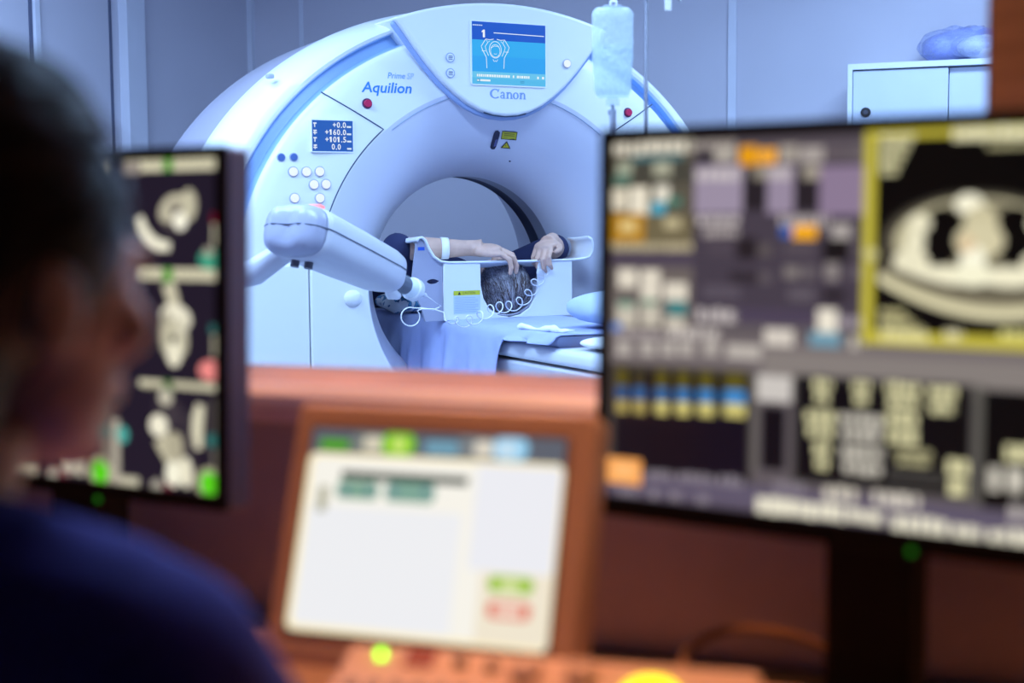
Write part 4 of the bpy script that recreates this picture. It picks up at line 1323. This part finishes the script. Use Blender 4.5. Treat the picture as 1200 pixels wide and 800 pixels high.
# centre settings block
r_(815, 160, 1017, 372, (70, 62, 74))
r_(815, 160, 1017, 196, (84, 76, 84))
tr(816, 164, 862, 174, (170, 160, 150), seed=4); r_(822, 178, 834, 192, (40, 36, 40)); r_(838, 172, 862, 190, (176, 168, 158))
r_(867, 171, 888, 194, (232, 158, 20)); r_(889, 174, 911, 192, (246, 172, 58)); r_(914, 170, 936, 190, (165, 156, 146)); r_(939, 172, 966, 190, (172, 163, 158)); r_(970, 172, 990, 186, (100, 90, 96)); r_(993, 172, 1015, 186, (104, 95, 100))
r_(815, 194, 871, 250, (156, 143, 164)); tr(817, 198, 871, 212, (205, 196, 196), seed=5)
r_(872, 198, 899, 246, (40, 34, 40)); r_(884, 196, 902, 210, (150, 142, 128))
r_(900, 194, 931, 250, (152, 138, 160)); r_(902, 197, 928, 210, (190, 180, 184)); r_(932, 198, 960, 246, (40, 34, 40)); r_(942, 194, 962, 210, (165, 156, 142))
r_(961, 194, 1017, 252, (140, 122, 148))
tr(818, 252, 868, 264, (200, 190, 190), seed=6); tr(826, 266, 866, 278, (176, 166, 164), seed=7); tr(915, 252, 972, 266, (190, 180, 178), seed=8)
r_(916, 264, 930, 278, (46, 92, 176)); r_(930, 264, 958, 280, (255, 178, 16)); r_(975, 262, 998, 281, (172, 164, 160))
r_(864, 278, 888, 304, (40, 33, 38)); r_(965, 280, 996, 306, (26, 22, 24)); r_(830, 280, 860, 300, (78, 69, 80)); r_(920, 284, 955, 300, (84, 75, 84))
for x, y, a, b, c in ((890, 286, 905, 300, (92, 84, 84)), (856, 318, 890, 332, (50, 43, 50)), (920, 312, 938, 326, (128, 120, 118)), (942, 312, 956, 326, (108, 100, 104)), (968, 308, 984, 328, (140, 132, 130)), (825, 334, 868, 350, (88, 80, 92)), (925, 338, 955, 352, (96, 88, 98)), (965, 340, 992, 352, (36, 30, 34)), (890, 318, 905, 332, (92, 84, 90)), (998, 312, 1012, 326, (104, 96, 104)), (998, 284, 1010, 300, (88, 80, 88))):
    r_(x, y, a, b, c)
tr(818, 361, 864, 378, (196, 187, 186), seed=9); r_(865, 362, 958, 380, (76, 66, 86)); r_(959, 362, 982, 389, (238, 230, 212)); tr(984, 370, 1012, 384, (160, 150, 160), seed=10)
# middle bands
r_(716, 388, 1250, 428, (116, 107, 108))
tr(722, 386, 780, 396, (170, 160, 160), seed=11); tr(786, 383, 844, 398, (205, 196, 190), seed=12)
for x in (724, 752, 776, 797, 826): r_(x, 400, x + 17, 416, (180, 172, 165))
r_(853, 404, 893, 420, (188, 180, 172)); r_(897, 385, 931, 405, (214, 205, 194)); r_(950, 389, 986, 406, (112, 156, 176)); tr(998, 392, 1012, 410, (205, 198, 185), seed=13)
r_(896, 410, 1250, 448, (134, 126, 122))
# lower left histogram block
r_(716, 424, 884, 552, (70, 65, 62)); r_(722, 430, 880, 546, (18, 13, 24))
for i, (x, w_) in enumerate(((724, 17), (744, 18), (770, 18), (794, 20), (820, 22), (850, 29))):
    w_ -= 4
    r_(x, 431 + i, x + w_, 452 + i, (92, 84, 26) if i not in (1,) else (60, 56, 34)); r_(x, 452 + i, x + w_, 467 + i, (34 + 5 * i, 84 + 11 * i, 138 + 14 * i)); r_(x, 468 + i, x + w_, 483 + i, (214, 202, 120) if i > 1 else (176, 160, 90))
r_(886, 440, 929, 470, (204, 198, 192)); r_(893, 476, 922, 550, (16, 13, 16)); r_(884, 432, 888, 552, (110, 106, 98))
# thumbnails
r_(932, 438, 1143, 564, (64, 62, 58)); r_(936, 442, 1140, 560, (12, 11, 12))
cy = (232, 226, 176)
for i, (x, y, a, b, c) in enumerate(((955, 444, 976, 472, cy), (1001, 446, 1022, 474, cy), (1040, 448, 1080, 478, cy), (1090, 452, 1122, 485, cy), (946, 480, 981, 512, cy), (986, 484, 1036, 516, (206, 200, 186)), (1040, 482, 1078, 520, cy), (956, 517, 974, 550, cy), (988, 522, 1036, 556, (206, 200, 186)), (1052, 526, 1093, 545, (190, 184, 140)), (1112, 538, 1136, 580, cy))):
    tr(x, y, a, (y + b) / 2 - 1, c, seed=30 + i, gap=.18); tr(x + 2, (y + b) / 2 + 1, a - 2, b, c, seed=60 + i, gap=.18)
for y in (462, 500, 540): r_(940, y, 1120, y + 10, (44, 42, 40)) if y == 999 else None
for y in (551, 557, 563): r_(1040, y, 1110, y + 2.5, (84, 82, 78))
r_(1143, 452, 1154, 590, (92, 90, 84)); r_(1155, 456, 1420, 594, (10, 9, 10))
tr(1160, 545, 1205, 576, (206, 200, 186), seed=90); tr(1180, 520, 1225, 542, cy, seed=91)
for i in range(4): tr(1240, 470 + i * 28, 1300, 488 + i * 28, cy, seed=95 + i)
# status bars at the bottom
def slant(x0, x1, yl, hl, col):     # band following the bottom edge of the picture
    a = px(x0, yl); P.rect(-lim[0], px(x0, yl + hl)[1], lim[0], a[1], col)
slant(716, 1400, 549, 40, (94, 86, 106))
slant(716, 1400, 574, 20, (84, 76, 90))
r_(714, 536, 754, 566, (255, 172, 92)); r_(722, 543, 746, 558, (255, 190, 120))
for i, (x, y, a, b) in enumerate(((762, 550, 790, 561), (798, 553, 838, 565), (845, 556, 872, 570), (910, 563, 945, 577), (728, 570, 750, 580), (765, 572, 775, 584), (788, 574, 800, 586), (820, 578, 832, 590))):
    tr(x, y, a, b, (136, 128, 138), seed=110 + i)
tr(968, 569, 1006, 587, (216, 208, 192), seed=120); tr(1026, 575, 1079, 594, (222, 214, 200), seed=121); tr(1185, 590, 1215, 612, (180, 172, 170), seed=122)
for i, (x, y, a, b) in enumerate(((889, 584, 992, 606), (996, 596, 1036, 612), (1048, 603, 1112, 626), (1119, 613, 1152, 634), (1160, 618, 1184, 640), (1188, 620, 1230, 644), (1250, 628, 1330, 652))):
    tr(x, y, a, b, (244, 238, 214), seed=130 + i, gap=.12)
# cross-section picture in its yellow frame
r_(1017, 146, 1440, 402, (198, 186, 66))
a, b = px(1030, 163), (px(1432, 389)[0], px(1030, 388)[1])
P.rect(a[0], b[1], b[0], a[1], (9, 8, 8))
sc = (px(1200, 285)[0] - px(1080, 285)[0]) / 120
def E_(cx, cy, rx, ry, col, rot=0, n=36):
    c = px(cx, cy); k_ = sc
    pts = []
    for i in range(n):
        t = 2 * PI * i / n
        u, v = rx * k_ * math.cos(t), ry * k_ * .98 * math.sin(t)
        pts.append((c[0] + u * math.cos(rot) - v * math.sin(rot), c[1] + u * math.sin(rot) + v * math.cos(rot)))
    P.poly(pts, col)
E_(1146, 285, 116, 62, (58, 54, 46)); E_(1146, 284, 108, 56, (96, 90, 76)); E_(1146, 283, 98, 52, (196, 189, 154)); E_(1146, 280, 80, 46, (120, 114, 92))
for s_, cx in ((-1, 1108), (1, 1190)):
    E_(cx + s_ * 3, 277, 29, 36, (8, 7, 7), .18 * s_); E_(cx + s_ * 7, 288, 26, 25, (10, 9, 9))
for x, y, rx, ry in ((1080, 262, 14, 12), (1075, 284, 12, 16), (1070, 308, 22, 18), (1222, 262, 14, 12), (1228, 290, 12, 18), (1222, 310, 22, 16)):
    E_(x, y, rx, ry, (238, 232, 200))
E_(1138, 239, 17, 12, (255, 250, 222)); E_(1152, 262, 20, 22, (206, 197, 160)); E_(1150, 282, 29, 22, (214, 205, 168)); E_(1142, 305, 15, 18, (255, 252, 226)); E_(1108, 323, 34, 12, (246, 240, 208)); E_(1185, 325, 36, 12, (246, 240, 208)); E_(1142, 322, 24, 14, (250, 246, 214)); E_(1136, 286, 9, 11, (226, 200, 160))
def arc_band(y0, dy, th, col):
    up_, dn = [], []
    for i in range(25):
        t = -1 + 2 * i / 24
        c = px(1180 + 148 * t, y0 + 14 * 0 - dy * t * t)
        up_.append(c); dn.append((c[0], c[1] - th * sc))
    P.faces(up_ + dn, [(i, i + 1, 26 + i, 25 + i) for i in range(24)], col)
arc_band(340, 34, 12, (96, 90, 74)); arc_band(352, 36, 14, (150, 142, 116)); arc_band(362, 44, 13, (226, 218, 178))
for i in range(5): tr(1034, 157 + 10 * i, 1074 - 5 * i, 165 + 10 * i, (226, 220, 170), seed=150 + i, gap=.15)
tr(1120, 148, 1215, 164, (246, 240, 196), seed=160, gap=.12); tr(1160, 166, 1215, 174, (190, 184, 140), seed=161)
for i in range(3): tr(1034, 362 + 10 * i, 1062 + 12 * i, 370 + 10 * i, (214, 206, 150), seed=170 + i)
tr(1036, 388, 1090, 400, (240, 232, 170), seed=175); tr(1110, 386, 1130, 398, (240, 232, 190), seed=176); tr(1175, 386, 1240, 398, (232, 226, 150), seed=177)
E_(1024, 298, 8, 8, (214, 206, 140))
P.build('screen_image', 'display', mr)

# ------------------------------------------------------------------ left monitor
ml, px, P, lim = monitor((-.5247, 1.5434, 1.1232), -.5135, -.0349, .556, .365, (.0125, .016), 'black monitor behind the seated person showing three stacked bone scans', (118, 584))
cream = (222, 216, 186)
dk = (34, 27, 42)
P.rect(-lim[0], lim[1], lim[0], lim[2], dk)
w_ = px(262, 300)[0]
xl = px(143, 300)[0]
cells = w_ - xl
ztop, z1_, z2_, z3_ = px(205, 181)[1], px(215, 315)[1], px(215, 443)[1], px(215, 577)[1]
for col in range(3):                       # the same layout repeats in columns to the left
    ox = -col * (cells + .012)
    sc = (px(250, 380)[0] - px(170, 380)[0]) / 80
    def q(x, y): c = px(x, y); return (c[0] + ox, c[1])
    def rr(x0, y0, x1, y1, c): a, b = q(x0, y0), q(x1, y1); P.rect(a[0], b[1], b[0], a[1], c)
    def el(cx, cy, rx, ry, c, rot=0):
        o_ = q(cx, cy); pts = []
        for i in range(24):
            t = 2 * PI * i / 24; u, v = rx * sc * math.cos(t), ry * sc * math.sin(t)
            pts.append((o_[0] + u * math.cos(rot) - v * math.sin(rot), o_[1] + u * math.sin(rot) + v * math.cos(rot)))
        P.poly(pts, c)
    for i, y in enumerate((183, 314, 444)):
        rr(146 if i == 0 else 164, y, 263, y + 15, cream)
        for k_ in range(12): rr(170 + 7.5 * k_, y + 4, 174 + 7.5 * k_, y + 11, (170, 164, 136))
        rr(192, y, 203, y + 17, (70, 150, 30) if i < 2 else (44, 90, 30))
    rr(146, 190, 166, 204, (150, 140, 132))
    # first picture: axial slice
    P.stroke([q(*p) for p in ((164, 254), (168, 268), (176, 280), (186, 287), (200, 289))], [.009, .012, .0125, .012, .009], (245, 240, 216))
    el(206, 250, 20, 18, (70, 62, 66)); el(203, 244, 17, 11, (206, 199, 172), .5); el(222, 240, 9, 14, (196, 190, 164)); el(206, 246, 7, 8, (120, 112, 104)); el(212, 259, 8, 8, (255, 251, 230)); el(196, 250, 7, 8, (190, 184, 160))
    rr(249, 250, 260, 262, (120, 10, 40)); rr(250, 262, 260, 288, (196, 190, 164)); el(248, 304, 14, 9, (60, 160, 130)); rr(240, 290, 250, 300, (170, 164, 146))
    # second picture: shaft and joint
    P.stroke([q(*p) for p in ((198, 332), (204, 352), (209, 375))], [.017, .015, .014], (206, 199, 172))
    el(207, 372, 18, 12, (238, 232, 208), -.2); el(196, 390, 8, 20, (170, 163, 142)); el(206, 398, 15, 18, (196, 190, 164), .2); el(205, 414, 9, 12, (238, 232, 206)); el(204, 397, 3.5, 4, (36, 30, 34)); el(214, 384, 6, 9, (214, 208, 184))
    rr(247, 380, 261, 391, (50, 110, 106)); rr(250, 392, 260, 418, (180, 174, 150)); el(248, 434, 14, 9, (240, 140, 136)); rr(190, 470, 206, 474, (170, 80, 80))
    # third picture: oblique reconstruction
    rr(182, 462, 190, 520, (54, 46, 56)); rr(196, 470, 212, 500, (64, 56, 64)); rr(214, 480, 230, 572, (56, 49, 58))
    el(195, 465, 8, 8, (196, 190, 170)); el(187, 498, 11, 10, (244, 238, 214)); P.stroke([q(*p) for p in ((190, 512), (200, 532), (208, 548))], [.022, .020, .012], (196, 189, 162)); el(206, 524, 10, 14, (178, 171, 146)); el(204, 555, 9, 12, (250, 246, 222)); el(219, 553, 8, 14, (236, 230, 204), .1)
    P.stroke([q(*p) for p in ((236, 474), (233, 490), (232, 508), (234, 526))], [.010, .014, .0135, .009], (224, 218, 190))
    rr(250, 466, 262, 512, (96, 90, 84)); el(252, 516, 9, 6, (50, 116, 112)); rr(250, 524, 262, 552, (120, 114, 104))
    el(246, 567, 15, 15, (176, 172, 140)); el(246, 567, 10, 11, (90, 210, 30))
    rr(136, 556, 164, 574, (196, 190, 166)); rr(132, 490, 142, 580, (176, 168, 152)); el(145, 509, 7, 8, (80, 170, 160)); rr(164, 572, 262, 582, (120, 116, 112)); el(185, 570, 7, 7, (170, 164, 150)); rr(192, 566, 204, 573, (110, 20, 50))
P.build('screen_image', 'display', ml)

# ------------------------------------------------------------------ tilted touch screen of the injector
tp_loc, tp_yaw, tp_tilt = (-.0777, 1.2517, .9493), -.3288, -.3574
tp = empty('touch_screen', (tp_loc[0], tp_loc[1], DZ), tp_yaw, 'tilted touch screen in a beige housing showing a bright white page', 'touch screen')
ct, st = math.cos(tp_tilt), math.sin(tp_tilt)
zc = tp_loc[2] - DZ
T = lambda x, y, z: Vector((x, y * ct - z * st, zc + y * st + z * ct))
SW, SH = .246, .1845
mb = MB().prism(rrect(-SW / 2 - .021, SW / 2 + .026, -SH / 2 - .030, SH / 2 + .026, .010), lambda a, b: (a, -.003, b), lambda a, b: (a, .048, b))
mb.v = [tuple(T(*p)) for p in mb.v]
hs = mb.build('housing', 'panel_beige', tp, bevel=.007, seg=3)
mb = MB().prism(rrect(-SW / 2 - .004, SW / 2 + .004, -SH / 2 - .004, SH / 2 + .004, .006), lambda a, b: (a, -.0045, b), lambda a, b: (a, -.002, b))
mb.v = [tuple(T(*p)) for p in mb.v]
mb.build('screen_surround', 'knob_brown', tp)
mb = MB().box(-.05, .05, .03, .07, -.13, -.04)
mb.v = [tuple(T(*p)) for p in mb.v]
mb.build('stand_arm', 'panel_beige', tp, bevel=.008)
MB().prism(rrect(-.10, .10, -.02, .15, .02), lambda a, b: (a, b, 0), lambda a, b: (a, b, .018)).build('stand_foot', 'panel_beige', tp, bevel=.004)
MB().tube([(0, .085, .015), (0, .075, .11)], .03, 14).build('stand_post', 'panel_beige', tp, smooth=True, auto=40)
inv = Matrix.Rotation(-tp_yaw, 3, 'Z')
n_ = Matrix.Rotation(tp_yaw, 3, 'Z') @ Vector((0, ct, st))
p0 = Vector(tp_loc)
def px(x, y):
    q = inv @ (hit(x, y, p0, n_) - p0)
    return (q.x, -q.y * st + q.z * ct)
P = Paint(lambda a, b, l: T(a, -.0047 - l, b), 1.2e-5)
hx_, hz_ = SW / 2, SH / 2
P.rect(-hx_, -hz_, hx_, hz_, (92, 98, 110))
yb = px(500, 537)[1]
P.poly(rrect(-hx_ - .001, hx_ + .001, -hz_ - .001, yb, .008), (255, 240, 196))
P.poly(rrect(-hx_ + .004, hx_ - .004, -hz_ + .004, yb - .004, .006), (247, 244, 234))
def pr(x0, y0, x1, y1, c, rad=None):
    a, b = corners(px, x0, y0, x1, y1)
    if rad: P.poly(rrect(a[0], b[0], b[1], a[1], min(rad, (a[1] - b[1]) / 2.05, (b[0] - a[0]) / 2.05)), c)
    else: P.rect(a[0], b[1], b[0], a[1], c)
pr(556, 548, 655, 672, (236, 237, 243)); pr(366, 592, 545, 730, (238, 239, 242))
pr(560, 673, 646, 757, (240, 230, 208))
pr(402, 556, 551, 566, (58, 70, 62))
pr(397, 564, 446, 586, (126, 166, 146), .006); pr(454, 566, 512, 590, (126, 166, 150), .006)
for x in (403, 430, 459, 497): pr(x, 572, x + 9, 581, (92, 130, 146), .003)
pr(375, 570, 386, 600, (176, 174, 150))
pr(574, 676, 627, 696, (150, 196, 40), .006); pr(587, 680, 612, 694, (214, 226, 160))
pr(572, 706, 624, 727, (226, 120, 100), .006); pr(582, 710, 613, 723, (244, 214, 196))
pr(378, 516, 412, 528, (80, 165, 20), .003); pr(416, 509, 448, 532, (120, 126, 122), .003); pr(429, 512, 452, 530, (214, 206, 184), .003); pr(450, 509, 489, 535, (130, 200, 20), .008); pr(462, 514, 478, 530, (206, 232, 120), .004)
pr(500, 518, 540, 534, (112, 160, 182), .004); pr(541, 512, 560, 538, (120, 126, 130), .003); pr(558, 517, 580, 537, (220, 212, 196), .004); pr(580, 514, 621, 541, (150, 208, 240), .008); pr(584, 518, 608, 538, (196, 224, 242), .004)
P.build('screen_image', 'display', tp)

# ------------------------------------------------------------------ control console in front of it
cy_ = math.radians(-14)
con = empty('control_console', wl(-.36, .965, DZ), cy_, 'beige sloping control box with round keys and lit lamps in front of the touch screen', 'control box')
prof = [(-.12, 0), (.095, 0), (.095, .125), (.085, .131), (-.12, .055)]
MB().prism(prof, lambda a, b: (-.172, a, b), lambda a, b: (.166, a, b)).build('housing', 'console_beige', con, bevel=.006, seg=3)
slope = (.131 - .055) / .205
nl = Vector((0, -slope, 1)).normalized()
Rz_ = Matrix.Rotation(cy_, 3, 'Z')
def con_px(x, y):
    q = Rz_.inverted() @ (hit(x, y, con.location + Rz_ @ Vector((0, .085, .131)), Rz_ @ nl) - con.location)
    return q
def key(name, x, y, r, m, th=.005, seg=18):
    q = con_px(x, y)
    return MB().disc(q - nl * .003, nl, r, th + .003, seg, r * .9).build(name, m, con, smooth=True, auto=40)
key('ready_light', 447, 769, .0042, 'led_green')
q = con_px(493, 771)
M = Matrix((Vector((1, 0, 0)), nl.cross(Vector((1, 0, 0))), nl)).transposed().to_4x4(); M.translation = q
oriented_box(M, .012, .011, .002).build('number_display', 'display_red', con)
for x, y in ((540, 777), (577, 783)): key('key', x, y, .006, 'knob_brown')
for x, y in ((617, 787), (683, 792)):
    k0 = key('dial', x, y, .014, 'panel_beige', .008); 
key('table_light', 762, 821, .026, 'led_yellow', .006, 24)
for i in range(6):
    q = con_px(430 + 22 * i, 800); key('key', 412 + 26 * i, 804 + 1.6 * i, .006, 'knob_brown', .003)
# cable looping over the desk behind the console
cb_ = []
for x, y, z in ((795, 800, 1.30), (803, 768, 1.32), (820, 750, 1.34), (850, 739, 1.36), (885, 737, 1.38), (925, 743, 1.40), (962, 757, 1.42), (1000, 778, 1.44), (1030, 800, 1.46)):
    cb_.append(at_depth(x, y, z))
d0 = cb_[0].copy(); d0.z = DZ + .006; d0.x -= .01
d1_ = cb_[-1].copy(); d1_.z = DZ + .006; d1_.x += .03
def smooth_path(pts, n=6):
    out = []
    pts = [pts[0]] + list(pts) + [pts[-1]]
    for i in range(1, len(pts) - 2):
        a, b, c, d = pts[i - 1], pts[i], pts[i + 1], pts[i + 2]
        for k_ in range(n):
            t = k_ / n
            out.append(.5 * ((2 * b) + (c - a) * t + (2 * a - 5 * b + 4 * c - d) * t * t + (3 * b - a - 3 * c + d) * t ** 3))
    out.append(pts[-1]); return out
o = MB().tube(smooth_path([d0] + cb_ + [d1_]), .0042, 10).build('looped_cable', 'cable_rubber', None, smooth=True)
tag(o, 'brown cable arching over the desk between console and monitor stand', 'cable')

# ================================================================== seated person
op = empty('person', (-.40, .66, 0), 0, 'person seen from behind in a dark blue top looking at the screens', 'person')
O = lambda x, y, z: Vector((x + .40, y - .66, z))
HMo = frame(O(-.315, .845, 1.192), (math.sin(math.radians(34)), math.cos(math.radians(34)), -.06), (0, 0, 1))
body = MB()
head_prims(body, HMo)
body.tube([O(-.335, .825, 1.12), O(-.355, .805, 1.05), O(-.37, .79, .99)], [.056, .057, .075], 16)
body.tube([O(-.38, .78, 1.0), O(-.385, .76, .92), O(-.39, .72, .75), O(-.40, .67, .58), O(-.40, .66, .52)], [.075, .115, .115, .12, .12], 18, round_ends=True)
for s_ in (-1, 1):
    body.ellipsoid(O(-.383 + s_ * .10, .77, .90), (.095, .095, .13)); body.ellipsoid(O(-.40 + s_ * .09, .67, .53), (.11, .13, .09))
    body.tube([O(-.40 + s_ * .10, .68, .53), O(-.40 + s_ * .13, .92, .54), O(-.40 + s_ * .14, 1.10, .53)], [.088, .075, .060], 14, round_ends=True)
    body.tube([O(-.40 + s_ * .14, 1.10, .53), O(-.40 + s_ * .14, 1.08, .30), O(-.40 + s_ * .14, 1.06, .08)], [.058, .056, .038], 14, round_ends=True)
    body.tube([O(-.40 + s_ * .14, 1.03, .045), O(-.40 + s_ * .15, 1.24, .035)], [.042, .034], 12, round_ends=True)
Sr, Er, Wr = O(-.218, .785, .974), O(-.140, .90, .815), O(-.235, 1.06, .795)
Sl, El, Wl = O(-.56, .79, .955), O(-.66, .88, .79), O(-.55, 1.08, .785)
for a, b, c in ((Sr, Er, Wr), (Sl, El, Wl)):
    body.tube([a, a.lerp(b, .5), b], [.058, .049, .041], 14, round_ends=True)
    body.tube([b, b.lerp(c, .3), b.lerp(c, .75), c], [.040, .041, .031, .026], 14, round_ends=True)
rest = [(8, 22, 14), (10, 24, 14), (10, 24, 14), (12, 26, 14)]
hand(body, frame(Wr, (Wr - Er) + Vector((-.02, .06, -.02)), (0, .15, 1)), -1, rest, .1)
hand(body, frame(Wl, (Wl - El) + Vector((.0, .06, -.02)), (0, .15, 1)), 1, rest, .1)
fuse('body', body, .0045, 'skin_warm', op, smooth=4)
top = MB()
top.tube([O(-.362, .795, 1.03), O(-.37, .785, 1.0), O(-.383, .765, .93), O(-.39, .72, .75), O(-.40, .67, .56), O(-.40, .66, .50)], [.078, .098, .125, .130, .135, .135], 20, round_ends=False)
for s_ in (-1, 1):
    top.ellipsoid(O(-.383 + s_ * .10, .765, .905), (.108, .108, .142)); top.ellipsoid(O(-.40 + s_ * .09, .67, .54), (.122, .142, .10))
for a, b in ((Sr, Er), (Sl, El)):
    top.tube([a, a.lerp(b, .45), a.lerp(b, .86)], [.078, .068, .064], 16)
    top.ellipsoid(a + Vector((0, 0, -.002)), (.078, .078, .074))
    top.tube([O(-.372, .785, 1.0), a.lerp(O(-.372, .785, 1.0), .4), a], [.098, .088, .078], 14)
fuse('scrub_top', top, .007, 'scrub_blue', op, smooth=8)
tz = MB()
for s_ in (-1, 1):
    tz.ellipsoid(O(-.40 + s_ * .09, .67, .53), (.118, .138, .10))
    tz.tube([O(-.40 + s_ * .10, .68, .53), O(-.40 + s_ * .13, .92, .54), O(-.40 + s_ * .14, 1.10, .53)], [.097, .086, .072], 14, round_ends=True)
    tz.tube([O(-.40 + s_ * .14, 1.10, .53), O(-.40 + s_ * .14, 1.08, .30), O(-.40 + s_ * .14, 1.06, .10)], [.070, .066, .058], 14)
fuse('trousers', tz, .008, 'trouser_dark', op, smooth=6)
for s_ in (-1, 1):
    sh = MB()
    sh.tube([O(-.40 + s_ * .14, 1.02, .05), O(-.40 + s_ * .147, 1.15, .045), O(-.40 + s_ * .15, 1.26, .04)], [.050, .048, .040], 14, round_ends=True)
    sh.tube([O(-.40 + s_ * .14, 1.05, .05), O(-.40 + s_ * .14, 1.06, .12)], [.05, .048], 14)
    fuse('shoe', sh, .006, 'satin_black', op, smooth=4, warp=lambda c: Vector((c.x, c.y, max(c.z, .002))))
# eyes
R3 = HMo.to_3x3()
for q in (-1, 1):
    ey = MB().ellipsoid(HMo @ Vector((q * .031, .077, .004)), (.0125, .0125, .0125), None, 14, 10).build('eye', 'eye_white', op, smooth=True)
    MB().ellipsoid(HMo @ Vector((q * .031, .0865, .004)), (.006, .004, .006), R3, 12, 8).build('iris', 'iris_dark', ey, smooth=True)
# hair drawn back into a low knot
cap = MB()
cap.ellipsoid(HMo @ Vector((0, -.018, .036)), (.089, .104, .102), R3, 24, 16)
cap.ellipsoid(HMo @ Vector((0, -.055, -.03)), (.072, .062, .090), R3, 20, 14)
cap.ellipsoid(HMo @ Vector((0, -.108, -.052)), (.040, .034, .038), R3, 16, 12)
fuse('hair', cap, .006, 'hair_brown', op, smooth=5)
hair_strands('hair_strand', op, HMo, 1.08, lambda d: (d.z > .05 or d.y < -.35) and not (d.y > .62 and d.z < .62), 1300, .075, 'hair_brown', 12, .0012, flow=lambda d: Vector((0, -1, -.25)), lift=.005)
hair_strands('hair_strand', op, HMo, 1.08, lambda d: (d.z > .15 or d.y < -.35) and not (d.y > .62 and d.z < .62), 500, .07, 'hair_light', 13, .0012, flow=lambda d: Vector((0, -1, -.25)), lift=.007)

# office chair under the seated person
ch = empty('office_chair', (-.42, .60, 0), 0, 'black upholstered office chair carrying the seated person', 'chair')
MB().prism(rrect(-.24, .24, -.19, .26, .06), lambda a, b: (a, b, .37), lambda a, b: (a, b, .425)).build('seat', 'chair_fabric', ch, bevel=.02, seg=3)
MB().loft([[Vector((a, -.225 - .05 * (b - .5) + s_ + .12 * a * a * 1.5, b)) for a, b in rrect(-.21, .21, .50, .90, .06)] for s_ in (-.03, .012)]).build('backrest', 'chair_fabric', ch, bevel=.012, seg=3)
MB().tube([(0, -.08, .36), (0, -.24, .36), (0, -.285, .42), (0, -.285, .62)], .018, 10).build('back_bar', 'satin_black', ch, smooth=True)
MB().tube([(0, 0, .09), (0, 0, .25), (0, 0, .251), (0, 0, .375)], [.03, .03, .02, .02], 14).build('gas_column', 'dark_steel', ch, smooth=True, auto=40)
for i in range(5):
    a = 2 * PI * i / 5 + .3
    d = Vector((math.cos(a), math.sin(a), 0)); n2 = Vector((-d.y, d.x, 0))
    lg = MB().tube([Vector((0, 0, .11)), d * .28 + Vector((0, 0, .075))], [.026, .016], 10).build('base_leg', 'satin_black', ch, smooth=True, auto=40)
    MB().tube([d * .275 - n2 * .02 + Vector((0, 0, .028)), d * .275 + n2 * .02 + Vector((0, 0, .028))], .028, 14).build('caster', 'black_plastic', lg)
